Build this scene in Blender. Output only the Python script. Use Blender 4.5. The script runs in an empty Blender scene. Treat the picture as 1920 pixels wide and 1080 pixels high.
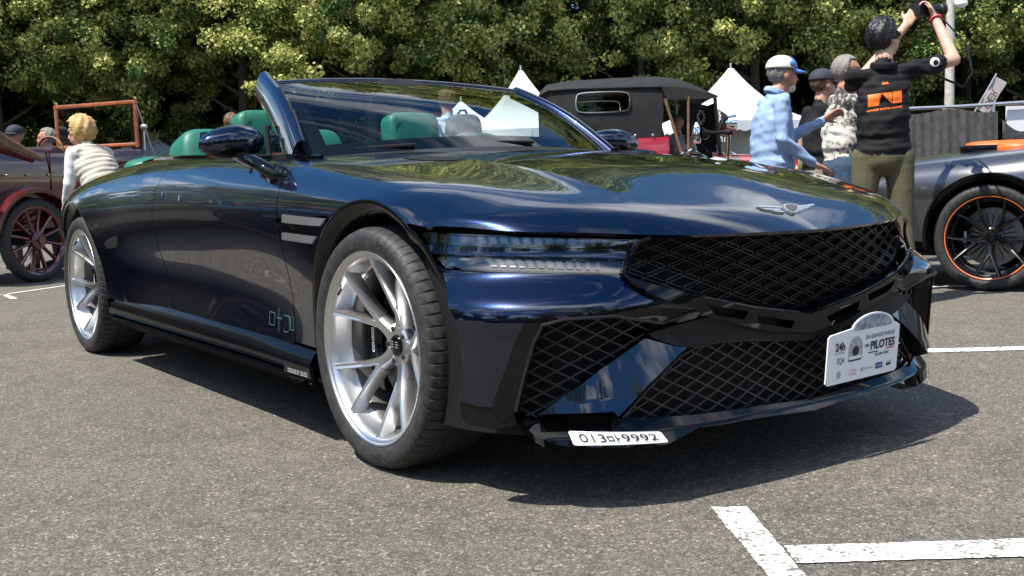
import bpy, bmesh, math, random
import numpy as np
from mathutils import Vector, Matrix
from mathutils.geometry import delaunay_2d_cdt
R = math.radians
rng = np.random.default_rng(7)
random.seed(7)
sc = bpy.context.scene
COL = sc.collection

# ------------------------------------------------------------------ camera
FPX, PITCH, ROLL, CAMH = 2026.4, .1004, .0288, .8708
_f = np.array([0, math.cos(PITCH), -math.sin(PITCH)]); _u0 = np.array([0, math.sin(PITCH), math.cos(PITCH)]); _r0 = np.array([1., 0, 0])
_r = _r0*math.cos(ROLL) - _u0*math.sin(ROLL); _u = _r0*math.sin(ROLL) + _u0*math.cos(ROLL); CAMO = np.array([0, 0, CAMH])
cd = bpy.data.cameras.new('camera'); cam = bpy.data.objects.new('camera', cd); COL.objects.link(cam)
cd.sensor_width = 36; cd.lens = FPX/1920*36; cd.clip_end = 2000; cd.clip_start = .05
mw = Matrix.Identity(4)
for i, v in enumerate((_r, _u, -_f)):
    for k in range(3): mw[k][i] = v[k]
mw.translation = Vector(CAMO)
cam.matrix_world = mw; sc.camera = cam
sc.render.resolution_x, sc.render.resolution_y = 1024, 576

# ------------------------------------------------------------------ sky, sun, exposure
SUN = Vector((-.384, -.302, .873)).normalized()
w = bpy.data.worlds.new('World'); sc.world = w; w.use_nodes = True
nt = w.node_tree; nt.nodes.clear()
def N(t, tree=None, **k):
    n = (tree or nt).nodes.new(t)
    for a, b in k.items(): setattr(n, a, b)
    return n
out = N('ShaderNodeOutputWorld'); bg = N('ShaderNodeBackground'); sky = N('ShaderNodeTexSky', sky_type='NISHITA', sun_disc=False)
sky.sun_elevation = math.asin(SUN.z); sky.sun_rotation = math.atan2(SUN.x, SUN.y)
sky.air_density = 1.0; sky.dust_density = .25; sky.ozone_density = 2.5
tc = N('ShaderNodeTexCoord'); sp = N('ShaderNodeSeparateXYZ'); nt.links.new(tc.outputs['Generated'], sp.inputs[0])
mx = N('ShaderNodeMath', operation='MAXIMUM'); mx.inputs[1].default_value = .0; nt.links.new(sp.outputs[2], mx.inputs[0])
ad = N('ShaderNodeMath', operation='ADD'); ad.inputs[1].default_value = .12; nt.links.new(mx.outputs[0], ad.inputs[0])
cmb = N('ShaderNodeCombineXYZ')
for i in range(2):
    dv = N('ShaderNodeMath', operation='DIVIDE'); nt.links.new(sp.outputs[i], dv.inputs[0]); nt.links.new(ad.outputs[0], dv.inputs[1]); nt.links.new(dv.outputs[0], cmb.inputs[i])
mpn = N('ShaderNodeMapping'); mpn.inputs['Scale'].default_value = (1.0, 1.9, 1); mpn.inputs['Rotation'].default_value = (0, 0, .5); mpn.inputs['Location'].default_value = (3.1, .4, 0)
nt.links.new(cmb.outputs[0], mpn.inputs[0])
cn = N('ShaderNodeTexNoise'); cn.inputs['Scale'].default_value = .85; cn.inputs['Detail'].default_value = 9; cn.inputs['Roughness'].default_value = .6; cn.inputs['Distortion'].default_value = .35
nt.links.new(mpn.outputs[0], cn.inputs['Vector'])
cr = N('ShaderNodeValToRGB'); cr.color_ramp.elements[0].position = .515; cr.color_ramp.elements[1].position = .64
nt.links.new(cn.outputs['Fac'], cr.inputs[0])
mixc = N('ShaderNodeMix', data_type='RGBA'); nt.links.new(cr.outputs[0], mixc.inputs['Factor'])
hs = N('ShaderNodeHueSaturation'); hs.inputs['Saturation'].default_value = 1.3; nt.links.new(sky.outputs[0], hs.inputs['Color']); nt.links.new(hs.outputs[0], mixc.inputs[6]); mixc.inputs[7].default_value = (13, 13.2, 13.5, 1)
nt.links.new(mixc.outputs[2], bg.inputs[0]); bg.inputs[1].default_value = .1
nt.links.new(bg.outputs[0], out.inputs[0])
sd = bpy.data.lights.new('sun', 'SUN'); sd.energy = 4.6; sd.angle = R(.53); sd.color = (1, .955, .88)
so = bpy.data.objects.new('sun', sd); COL.objects.link(so); so.rotation_euler = SUN.to_track_quat('Z', 'Y').to_euler(); so.location = (-6, -5, 14)
sc.view_settings.view_transform = 'Standard'; sc.view_settings.look = 'None'; sc.view_settings.gamma = 1; sc.view_settings.exposure = 0.9
sc.render.engine = 'CYCLES'
try:
    sc.cycles.max_bounces = 10; sc.cycles.glossy_bounces = 5; sc.cycles.diffuse_bounces = 3; sc.cycles.transparent_max_bounces = 14; sc.cycles.sample_clamp_indirect = 6
except Exception: pass

# ------------------------------------------------------------------ materials
MATS = {}
def mat(name, col=(.5, .5, .5), rough=.5, metal=0., spec=.5, coat=0., coat_r=.03, coat_ior=1.5, emit=None, noise=None, bump=None, sheen=0., ior=None, trans=0., alpha=1.):
    if name in MATS: return MATS[name]
    m = bpy.data.materials.new(name); m.use_nodes = True; t = m.node_tree; b = t.nodes['Principled BSDF']
    b.inputs['Base Color'].default_value = (*col, 1); b.inputs['Roughness'].default_value = rough; b.inputs['Metallic'].default_value = metal
    b.inputs['Specular IOR Level'].default_value = spec
    b.inputs['Coat Weight'].default_value = coat; b.inputs['Coat Roughness'].default_value = coat_r; b.inputs['Coat IOR'].default_value = coat_ior
    if sheen: b.inputs['Sheen Weight'].default_value = sheen
    if ior: b.inputs['IOR'].default_value = ior
    if trans: b.inputs['Transmission Weight'].default_value = trans
    if emit: b.inputs['Emission Color'].default_value = (*emit[:3], 1); b.inputs['Emission Strength'].default_value = emit[3]
    if noise:   # (scale, amount, [colour2])
        c = t.nodes.new('ShaderNodeTexCoord'); n = t.nodes.new('ShaderNodeTexNoise'); n.inputs['Scale'].default_value = noise[0]; n.inputs['Detail'].default_value = 6; n.inputs['Roughness'].default_value = .62
        t.links.new(c.outputs['Object'], n.inputs['Vector'])
        rp = t.nodes.new('ShaderNodeValToRGB'); e = rp.color_ramp.elements; e[0].position = .33; e[1].position = .67
        c2 = noise[2] if len(noise) > 2 else tuple(min(1, x*(1+noise[1])) for x in col)
        c1 = tuple(x*(1-noise[1]) for x in col) if len(noise) < 3 else col
        e[0].color = (*c1, 1); e[1].color = (*c2, 1)
        t.links.new(n.outputs['Fac'], rp.inputs[0]); t.links.new(rp.outputs[0], b.inputs['Base Color'])
    if bump:    # (scale, strength, distance)
        c = t.nodes.new('ShaderNodeTexCoord'); n = t.nodes.new('ShaderNodeTexNoise'); n.inputs['Scale'].default_value = bump[0]; n.inputs['Detail'].default_value = 4
        t.links.new(c.outputs['Object'], n.inputs['Vector'])
        bp = t.nodes.new('ShaderNodeBump'); bp.inputs['Strength'].default_value = bump[1]; bp.inputs['Distance'].default_value = bump[2]
        t.links.new(n.outputs['Fac'], bp.inputs['Height']); t.links.new(bp.outputs[0], b.inputs['Normal'])
    MATS[name] = m; return m
def flake_paint(name, col, deep, metal=.75, rough=.34, ior=1.75):
    m = mat(name, deep, rough, metal, .5, 1., .012, ior); t = m.node_tree; b = t.nodes['Principled BSDF']
    c = t.nodes.new('ShaderNodeTexCoord'); v = t.nodes.new('ShaderNodeTexVoronoi'); v.inputs['Scale'].default_value = 1500
    t.links.new(c.outputs['Object'], v.inputs['Vector'])
    rp = t.nodes.new('ShaderNodeMix'); rp.data_type = 'RGBA'; rp.inputs[6].default_value = (*deep, 1); rp.inputs[7].default_value = (*col, 1)
    s = t.nodes.new('ShaderNodeSeparateColor'); t.links.new(v.outputs['Color'], s.inputs[0]); pw = t.nodes.new('ShaderNodeMath'); pw.operation = 'POWER'; pw.inputs[1].default_value = 2.2
    t.links.new(s.outputs[0], pw.inputs[0]); t.links.new(pw.outputs[0], rp.inputs[0]); t.links.new(rp.outputs[2], b.inputs['Base Color'])
    nm = t.nodes.new('ShaderNodeVectorMath'); nm.operation = 'SUBTRACT'; nm.inputs[1].default_value = (.5, .5, .5); t.links.new(v.outputs['Color'], nm.inputs[0])
    sc_ = t.nodes.new('ShaderNodeVectorMath'); sc_.operation = 'SCALE'; sc_.inputs['Scale'].default_value = .07; t.links.new(nm.outputs[0], sc_.inputs[0])
    g = t.nodes.new('ShaderNodeNewGeometry'); a = t.nodes.new('ShaderNodeVectorMath'); a.operation = 'ADD'; t.links.new(g.outputs['Normal'], a.inputs[0]); t.links.new(sc_.outputs[0], a.inputs[1])
    nn = t.nodes.new('ShaderNodeVectorMath'); nn.operation = 'NORMALIZE'; t.links.new(a.outputs[0], nn.inputs[0]); t.links.new(nn.outputs[0], b.inputs['Normal'])
    # faint hand-polish waviness in the clear coat only
    nz = t.nodes.new('ShaderNodeTexNoise'); nz.inputs['Scale'].default_value = 2.2; t.links.new(c.outputs['Object'], nz.inputs['Vector'])
    bp = t.nodes.new('ShaderNodeBump'); bp.inputs['Strength'].default_value = .006; bp.inputs['Distance'].default_value = .01; t.links.new(nz.outputs['Fac'], bp.inputs['Height']); t.links.new(bp.outputs[0], b.inputs['Coat Normal'])
    return m
def glass_mat(name, tint=(.75, .85, .8), ior=1.5, extra=0., rough=0.):
    if name in MATS: return MATS[name]
    m = bpy.data.materials.new(name); m.use_nodes = True; t = m.node_tree; t.nodes.clear()
    o = t.nodes.new('ShaderNodeOutputMaterial'); mixs = t.nodes.new('ShaderNodeMixShader'); tr = t.nodes.new('ShaderNodeBsdfTransparent'); gl = t.nodes.new('ShaderNodeBsdfGlossy'); fr = t.nodes.new('ShaderNodeFresnel')
    tr.inputs[0].default_value = (*tint, 1); gl.inputs['Roughness'].default_value = rough; fr.inputs[0].default_value = ior
    ax = t.nodes.new('ShaderNodeMath'); ax.operation = 'ADD'; ax.use_clamp = True; ax.inputs[1].default_value = extra
    t.links.new(fr.outputs[0], ax.inputs[0]); t.links.new(ax.outputs[0], mixs.inputs[0]); t.links.new(tr.outputs[0], mixs.inputs[1]); t.links.new(gl.outputs[0], mixs.inputs[2]); t.links.new(mixs.outputs[0], o.inputs[0])
    MATS[name] = m; return m

# ------------------------------------------------------------------ object helpers
def tag(o, label=None, cat=None, group=None, kind=None):
    for k, v in (('label', label), ('category', cat), ('group', group), ('kind', kind)):
        if v: o[k] = v
    return o
def empty(name, loc=(0, 0, 0), rz=0, label=None, cat=None, group=None):
    o = bpy.data.objects.new(name, None); COL.objects.link(o); o.location = loc; o.rotation_euler = (0, 0, rz); o.empty_display_size = .1
    return tag(o, label, cat, group)
def mk(name, V, F, m=None, parent=None, Nrm=None, smooth=True, mi=None, sharp=None):
    me = bpy.data.meshes.new(name); me.from_pydata([tuple(map(float, v)) for v in V], [], [tuple(map(int, f)) for f in F])
    for x in (m if isinstance(m, (list, tuple)) else [m]):
        if x is not None: me.materials.append(x)
    if smooth: me.polygons.foreach_set('use_smooth', [True]*len(me.polygons))
    if mi is not None: me.polygons.foreach_set('material_index', np.asarray(mi, np.int32))
    me.update()
    if Nrm is not None: me.normals_split_custom_set_from_vertices([tuple(map(float, n)) for n in Nrm])
    elif sharp: me.set_sharp_from_angle(angle=R(sharp))
    o = bpy.data.objects.new(name, me); COL.objects.link(o)
    if parent is not None: o.parent = parent
    return o
def copy_tree(o, parent=None, swap=None):
    c = o.copy(); COL.objects.link(c); c.parent = parent
    if swap and c.type == 'MESH':
        for s_ in c.material_slots:
            if s_.material and s_.material.name in swap:
                mm = swap[s_.material.name]; s_.link = 'OBJECT'; s_.material = mm
    for ch in list(o.children): copy_tree(ch, c, swap)
    return c
class MB:
    """collects shapes for ONE mesh object"""
    def __init__(s): s.V = []; s.F = []; s.M = []
    def add(s, V, F, m=0):
        b = len(s.V); s.V += [tuple(v) for v in V]; s.F += [tuple(b+i for i in f) for f in F]; s.M += [m]*len(F); return s
    def box(s, c, d, rz=0., m=0, bev=0., M=None):
        hx, hy, hz = d[0]/2, d[1]/2, d[2]/2
        if bev <= 0:
            P = [(x, y, z) for x in (-hx, hx) for y in (-hy, hy) for z in (-hz, hz)]
            F = [(0, 1, 3, 2), (4, 6, 7, 5), (0, 4, 5, 1), (2, 3, 7, 6), (0, 2, 6, 4), (1, 5, 7, 3)]
        else:
            bm = bmesh.new(); bmesh.ops.create_cube(bm, size=1); bmesh.ops.scale(bm, vec=d, verts=bm.verts)
            bmesh.ops.bevel(bm, geom=bm.edges[:], offset=bev, segments=2, affect='EDGES', profile=.5)
            bm.verts.ensure_lookup_table(); P = [tuple(v.co) for v in bm.verts]; F = [tuple(v.index for v in f.verts) for f in bm.faces]; bm.free()
        P = np.array(P)
        if M is not None: P = P @ np.array(M).T
        elif rz: P = P @ np.array([[math.cos(rz), math.sin(rz), 0], [-math.sin(rz), math.cos(rz), 0], [0, 0, 1]])
        return s.add(P+np.array(c), F, m)
    def tube(s, pts, rad, n=8, m=0, caps=True, flat=1., up=None):
        pts = [np.array(p, float) for p in pts]; k = len(pts); rad = [rad]*k if np.isscalar(rad) else rad
        V = []; F = []; prev = np.array(up, float) if up is not None else None
        for i, p in enumerate(pts):
            t = (pts[min(i+1, k-1)]-pts[max(i-1, 0)]); t = t/(np.linalg.norm(t)+1e-9)
            a = prev if prev is not None else (np.array([0, 0, 1.]) if abs(t[2]) < .9 else np.array([1., 0, 0]))
            a = a-t*(a@t); a /= np.linalg.norm(a)+1e-9; b = np.cross(t, a); prev = a
            for j in range(n):
                th = 2*math.pi*j/n; V.append(p+rad[i]*(math.cos(th)*a*flat+math.sin(th)*b))
        for i in range(k-1):
            for j in range(n):
                F.append((i*n+j, i*n+(j+1) % n, (i+1)*n+(j+1) % n, (i+1)*n+j))
        if caps: F += [tuple(range(n))[::-1], tuple((k-1)*n+j for j in range(n))]
        return s.add(V, F, m)
    def lathe(s, prof, n=48, axis='y', c=(0, 0, 0), m=0, close=False):
        """prof: list of (r, h); axis of revolution"""
        V = []; F = []; k = len(prof)
        for i in range(n):
            a = 2*math.pi*i/n
            for r, h in prof:
                p = (r*math.cos(a), h, r*math.sin(a)) if axis == 'y' else (r*math.cos(a), r*math.sin(a), h) if axis == 'z' else (h, r*math.cos(a), r*math.sin(a))
                V.append((p[0]+c[0], p[1]+c[1], p[2]+c[2]))
        for i in range(n):
            i2 = (i+1) % n
            for j in range(k-1 if not close else k):
                j2 = (j+1) % k; F.append((i*k+j, i*k+j2, i2*k+j2, i2*k+j))
        return s.add(V, F, m)
    def ell(s, c, r, nu=16, nv=10, m=0, M=None):
        V = []; F = []
        for i in range(nv+1):
            th = math.pi*i/nv
            for j in range(nu):
                ph = 2*math.pi*j/nu; V.append((r[0]*math.sin(th)*math.cos(ph), r[1]*math.sin(th)*math.sin(ph), r[2]*math.cos(th)))
        for i in range(nv):
            for j in range(nu): F.append((i*nu+j, (i+1)*nu+j, (i+1)*nu+(j+1) % nu, i*nu+(j+1) % nu))
        V = np.array(V)
        if M is not None: V = V @ np.array(M).T
        return s.add(V+np.array(c), F, m)
    def prism(s, poly, d0, d1, plane='xz', m=0):
        """extrude a 2D outline between d0 and d1 along the third axis (convex or simple; ngon caps)"""
        def P(a, b, d): return (a, d, b) if plane == 'xz' else (a, b, d) if plane == 'xy' else (d, a, b)
        n = len(poly); V = [P(a, b, d0) for a, b in poly]+[P(a, b, d1) for a, b in poly]
        F = [tuple(range(n)), tuple(range(n, 2*n))[::-1]]+[(i, i+n, (i+1) % n+n, (i+1) % n) for i in range(n)]
        return s.add(V, F, m)
    def build(s, name, m, parent=None, smooth=False, sharp=35, clean=True):
        o = mk(name, s.V, s.F, m, parent, smooth=True, mi=s.M if isinstance(m, (list, tuple)) else None)
        if clean:
            bm = bmesh.new(); bm.from_mesh(o.data); bmesh.ops.remove_doubles(bm, verts=bm.verts, dist=1e-5); bmesh.ops.recalc_face_normals(bm, faces=bm.faces); bm.to_mesh(o.data); bm.free()
        o.data.set_sharp_from_angle(angle=R(sharp)); return o
def text_mesh(s, size=1., bold=0., align='LEFT', spacing=1.0):
    """flat 2-D outline text from Blender's built-in font: returns V (n,2), F"""
    c = bpy.data.curves.new('t', 'FONT'); c.body = s; c.size = size; c.align_x = align; c.offset = bold; c.resolution_u = 3; c.space_character = spacing
    o = bpy.data.objects.new('t', c); COL.objects.link(o); dg = bpy.context.evaluated_depsgraph_get(); dg.update()
    me = bpy.data.meshes.new_from_object(o.evaluated_get(dg)); V = np.array([v.co[:2] for v in me.vertices]).reshape(-1, 2); F = [tuple(p.vertices) for p in me.polygons]
    bpy.data.objects.remove(o); bpy.data.curves.remove(c); bpy.data.meshes.remove(me); return V, F
def px_on(px, py, **k):
    """world point of a photo pixel on a plane x=, y= or z="""
    d = _f+_r*(px-960)/FPX-_u*(py-540)/FPX; a, v = list(k.items())[0]; i = 'xyz'.index(a); t = (v-CAMO[i])/d[i]; return CAMO+d*t
# ------------------------------------------------------------------ car frame: x forward, y towards the car's right, z up
CX, CY, YAW = .3363, 3.7979, .6305
_M = np.stack([[math.sin(YAW), -math.cos(YAW), 0], [-math.cos(YAW), -math.sin(YAW), 0], [0, 0, 1.]])
CC = np.array([CX, CY, 0]); CAMC = _M@(CAMO-CC)
_fc, _rc, _uc = _M@_f, _M@_r, _M@_u
def cproj(P):
    d = P-CAMC; z = d@_fc; return np.stack([960+FPX*(d@_rc)/z, 540-FPX*(d@_uc)/z], -1)
def con(px, py, **k):
    d = _fc+_rc*(px-960)/FPX-_uc*(py-540)/FPX; a, v = list(k.items())[0]; i = 'xyz'.index(a); t = (v-CAMC[i])/d[i]; return CAMC+d*t
def spl_basis(t, k):
    """natural cubic spline basis through knots k, extrapolated linearly"""
    k = np.asarray(k, float); n = len(k); h = np.diff(k); A = np.zeros((n, n)); B = np.zeros((n, n)); A[0, 0] = A[-1, -1] = 1
    for i in range(1, n-1):
        A[i, i-1] = h[i-1]; A[i, i] = 2*(h[i-1]+h[i]); A[i, i+1] = h[i]
        B[i, i-1] = 6/h[i-1]; B[i, i] = -6/h[i-1]-6/h[i]; B[i, i+1] = 6/h[i]
    S = np.linalg.solve(A, B); t = np.atleast_1d(np.asarray(t, float)); i = np.clip(np.searchsorted(k, t)-1, 0, n-2)
    I = np.eye(n); hh = h[i][:, None]; a = ((k[i+1]-t)/h[i])[:, None]; b = ((t-k[i])/h[i])[:, None]
    return a*I[i]+b*I[i+1]+((a**3-a)*S[i]+(b**3-b)*S[i+1])*hh**2/6
def spl(x, xs, ys): return spl_basis(x, xs)@np.asarray(ys, float)
class Surf:
    sgn = 1
    def nrm(s, uv):
        uv = np.atleast_2d(uv); e = s.eps; a = s.ev(uv+[e[0], 0])-s.ev(uv-[e[0], 0]); b = s.ev(uv+[0, e[1]])-s.ev(uv-[0, e[1]])
        n = np.cross(a, b)*s.sgn; return n/(np.linalg.norm(n, axis=1)[:, None]+1e-12)
    def prep(s, nu=160, nv=120):
        (u0, u1), (v0, v1) = s.dom; U, Vv = np.meshgrid(np.linspace(u0, u1, nu), np.linspace(v0, v1, nv), indexing='ij'); s.g = np.stack([U.ravel(), Vv.ravel()], -1)
        s.gP = s.ev(s.g); n = s.nrm(s.g); s.gpx = cproj(s.gP); s.vis = ((CAMC-s.gP)*n).sum(1) > 0
    def _inv(s, T, f, gq, mask=None):
        T = np.atleast_2d(np.asarray(T, float)); out = []
        for t in T:
            d = ((gq-t)**2).sum(1)
            if mask is not None: d = np.where(mask, d, 1e12)
            uv = s.g[d.argmin()].copy()
            for _ in range(12):
                q = f(s.ev(uv[None]))[0]; e = s.eps
                J = np.stack([(f(s.ev((uv+[e[0], 0])[None]))[0]-q)/e[0], (f(s.ev((uv+[0, e[1]])[None]))[0]-q)/e[1]], -1)
                try: st = np.linalg.solve(J, t-q)
                except Exception: break
                lim = np.array([(s.dom[0][1]-s.dom[0][0])*.05, (s.dom[1][1]-s.dom[1][0])*.05]); uv = uv+np.clip(st, -lim, lim)
                uv = np.clip(uv, [s.dom[0][0], s.dom[1][0]], [s.dom[0][1], s.dom[1][1]])
            out.append(uv)
        return np.array(out)
    def px(s, pts): return s._inv(pts, cproj, s.gpx, s.vis)
    def xz(s, pts): return s._inv(pts, lambda P: P[:, [0, 2]], s.gP[:, [0, 2]], getattr(s, 'xzmask', None))
    def yz(s, pts): return s._inv(pts, lambda P: P[:, [1, 2]], s.gP[:, [1, 2]])
def inpoly(P, poly):
    x, y = P[:, 0], P[:, 1]; r = np.zeros(len(P), bool); n = len(poly)
    for i in range(n):
        x1, y1 = poly[i]; x2, y2 = poly[(i+1) % n]
        if y1 == y2: continue
        c = ((y1 > y) != (y2 > y)) & (x < (x2-x1)*(y-y1)/(y2-y1)+x1); r ^= c
    return r
def resample(poly, step, closed=True):
    out = []; n = len(poly)
    for i in range(n if closed else n-1):
        a, b = np.array(poly[i]), np.array(poly[(i+1) % n]); k = max(1, int(math.ceil(np.linalg.norm(b-a)/step)))
        for j in range(k): out.append(a+(b-a)*j/k)
    if not closed: out.append(np.array(poly[-1], float))
    return np.array(out)
def smooth_poly(poly, r=3, keep=()):
    """Chaikin corner cutting of a closed outline (points in keep stay)"""
    P = [np.array(p, float) for p in poly]; K = [i in keep for i in range(len(P))]
    for _ in range(r):
        Q = []; KQ = []; n = len(P)
        for i in range(n):
            a, b = P[i], P[(i+1) % n]
            if K[i]: Q.append(a); KQ.append(True)
            else: Q.append(a*.75+b*.25); KQ.append(False)
            if not K[(i+1) % n]: Q.append(a*.25+b*.75); KQ.append(False)
        P, K = Q, KQ
    return np.array(P)
def patch(s, outer, holes=(), step=.02, flange=.012, off=0., edge=None, extra=None):
    """triangulated trimmed piece of surface s; returns V, F, N"""
    sc_ = np.array(s.met); edge = edge or step
    loops = [resample(np.asarray(outer)*sc_, edge)]+[resample(np.asarray(h)*sc_, edge) for h in holes]
    allp = np.concatenate(loops); lo, hi = loops[0].min(0), loops[0].max(0)
    gx = np.arange(lo[0]+step/2, hi[0], step); gy = np.arange(lo[1]+step/2, hi[1], step)
    G = np.stack(np.meshgrid(gx, gy, indexing='ij'), -1).reshape(-1, 2)
    ok = inpoly(G, loops[0])
    for h in loops[1:]: ok &= ~inpoly(G, h)
    G = G[ok]
    if len(G):
        dm = np.full(len(G), 9.)
        for q in allp: dm = np.minimum(dm, (G[:, 0]-q[0])**2+(G[:, 1]-q[1])**2)
        G = G[dm > (edge*.45)**2]
    if extra is not None:
        X_ = np.asarray(extra)*sc_; X_ = X_[inpoly(X_, loops[0])]
        for q in X_: G = G[(G[:, 0]-q[0])**2+(G[:, 1]-q[1])**2 > .007**2]
        G = np.concatenate([G, X_])
    E = []; b = 0
    for l in loops:
        n = len(l); E += [(b+i, b+(i+1) % n) for i in range(n)]; b += n
    pts = np.concatenate([allp, G]) if len(G) else allp
    r = delaunay_2d_cdt([Vector(p) for p in pts], E, [], 0, 1e-7)
    vv = np.array([v[:] for v in r[0]]); tr = np.array([f for f in r[2] if len(f) == 3]); c = vv[tr].mean(1); ok = inpoly(c, loops[0])
    for h in loops[1:]: ok &= ~inpoly(c, h)
    tr = tr[ok]; uv = vv/sc_; P = s.ev(uv); Nn = s.nrm(uv); P = P+Nn*off
    a, b_, c_ = P[tr[:, 0]], P[tr[:, 1]], P[tr[:, 2]]; g = np.cross(b_-a, c_-a); fl = (g*Nn[tr[:, 0]]).sum(1) < 0; tr[fl] = tr[fl][:, ::-1]
    F = [tuple(t) for t in tr]; V = list(P); NN = list(Nn)
    if flange:
        cnt = {}
        for t in F:
            for i in range(3):
                e = (t[i], t[(i+1) % 3]); cnt[e] = 1
        for (i, j) in list(cnt):
            if (j, i) in cnt: continue
            d = P[j]-P[i]; o = np.cross(d, Nn[i]); o /= np.linalg.norm(o)+1e-12
            k = len(V); V += [P[i], P[j], P[j]-Nn[j]*flange, P[i]-Nn[i]*flange]; NN += [o]*4; F.append((k, k+3, k+2, k+1))
    return np.array(V), F, np.array(NN)
def join(*parts):
    V = []; F = []; Nn = []
    for v, f, n in parts:
        b = len(V); V += list(v); F += [tuple(b+i for i in q) for q in f]; Nn += list(n)
    return np.array(V), F, np.array(Nn)
def mir(p):
    v, f, n = p; return v*[1, -1, 1], [q[::-1] for q in f], n*[1, -1, 1]
def cm(name, p, m, parent, both=False):
    """car piece -> Blender mesh (Blender's y is to the left)"""
    if both:
        return [cm(name, p, m, parent), cm(name, mir(p), m, parent)]
    v, f, n = p; return mk(name, v*[1, -1, 1], [q[::-1] for q in f], m, parent, n*[1, -1, 1])
def cmb_(name, mb, m, parent, both=False, sharp=35):
    """MB in car frame -> Blender mesh(es)"""
    o = []
    for sg in ((1, -1) if both else (1,)):
        q = MB(); q.V = [(v[0], -v[1]*sg, v[2]) for v in mb.V]; q.F = [f[::-1] if sg > 0 else f for f in mb.F]; q.M = mb.M
        o.append(q.build(name, m, parent, sharp=sharp))
    return o if both else o[0]

# ------------------------------------------------------------------ body net
KU = [-4.25, -4.0, -3.6, -3.18, -2.75, -2.3, -1.8, -1.3, -.9, -.6, -.3, 0, .24, .45, .58, .68]
_X = KU
_xr = {0: [0, .18, .32, .42, .50], 1: [0, .18, .32, .42, .50], 2: [0, .15, .25, .31, .355], 3: [0, .22, .40, .525, .60], 4: [0, .25, .48, .63, .717], 5: [0, .28, .55, .71, .80], 6: [0, .30, .60, .785, .881], 7: [0, .31, .62, .808, .91]}
_rows = [
 # y list, z list
 ([.66,.77,.885,.955,.955,.935,.925,.92,.92,.925,.935,.945,.95,.95,.945,.94], [.40,.36,.32,.30,.30,.30,.30,.30,.30,.30,.30,.30,.30,.30,.30,.30]),
 ([.70,.81,.915,.985,.968,.922,.902,.900,.908,.925,.95,.965,.965,.962,.955,.95], [.54,.52,.51,.50,.50,.50,.50,.50,.50,.50,.50,.50,.50,.50,.50,.50]),
 ([.72,.835,.94,1.005,.985,.965,.955,.955,.96,.966,.972,.978,.977,.974,.97,.965], [.70,.71,.72,.73,.72,.71,.72,.735,.745,.755,.765,.775,.768,.757,.751,.745]),
 ([.68,.80,.905,.975,.965,.955,.95,.95,.952,.955,.957,.957,.947,.915,.887,.86], [.77,.80,.825,.845,.85,.85,.85,.85,.85,.85,.845,.835,.815,.787,.766,.738]),
 ([.60,.71,.81,.865,.885,.895,.90,.90,.90,.902,.896,.884,.858,.81,.77,.74], [.82,.865,.905,.935,.952,.96,.957,.947,.935,.925,.905,.88,.853,.808,.772,.729]),
 ([.48,.57,.64,.70,.75,.80,.815,.815,.81,.80,.774,.745,.712,.665,.63,.60], [.85,.90,.947,.98,1.0,1.01,1.0,.987,.972,.960,.935,.905,.870,.818,.772,.719]),
 ([.28,.34,.36,.40,.45,.50,.5,.5,.48,.45,.44,.42,.40,.375,.36,.35], [.86,.915,.965,1.0,1.018,1.025,1.015,1.0,.99,.982,.962,.935,.897,.832,.772,.709]),
 ([0]*16, [.865,.92,.972,1.01,1.025,1.03,1.02,1.005,.995,.988,.972,.947,.914,.853,.760,.705]),
]
def plan_x(y, m=2.05): return .22+.69*max(0., 1-(y/.975)**m)**(1/m)
for _j in range(3, 8):      # the hood's last columns follow the nose plan
    _d = plan_x(_rows[_j][0][15])-_xr[_j][4]; _xr[_j] = [_xr[_j][0], _xr[_j][1]+_d*.15, _xr[_j][2]+_d*.55, _xr[_j][3]+_d*.95, _xr[_j][4]+_d]
P = np.zeros((8, 16, 3))
for j, (ys, zs) in enumerate(_rows):
    xs = list(_X[:11])+_xr[j]; P[j, :, 0] = xs; P[j, :, 1] = ys; P[j, :, 2] = zs
KV = [0, .20, .42, .53, .64, .78, 1.10, 1.50]
# mirrored rows past the centre line keep the hood smooth there
P = np.concatenate([P, P[[6, 5]]*[1, -1, 1]]); KV = KV+[1.90, 2.22]
class Net(Surf):
    eps = (1e-3, 1e-3); met = (1., 1.); sgn = 1
    def __init__(s, P, ku, kv, dom): s.P, s.ku, s.kv, s.dom = P, ku, kv, dom
    def ev(s, uv):
        uv = np.atleast_2d(uv); U = spl_basis(uv[:, 0], s.ku); Vb = spl_basis(uv[:, 1], s.kv)
        return np.einsum('ni,nj,jic->nc', U, Vb, s.P)
BODY = Net(P, KU, KV, ((-4.25, .68), (0, 1.9)))
_n0 = BODY.nrm(np.array([[-1.3, .4]]))[0]
if _n0[1] < 0: BODY.sgn = -1
BODY.prep(260, 110)
BODY.xzmask = BODY.g[:, 1] < .62

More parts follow.
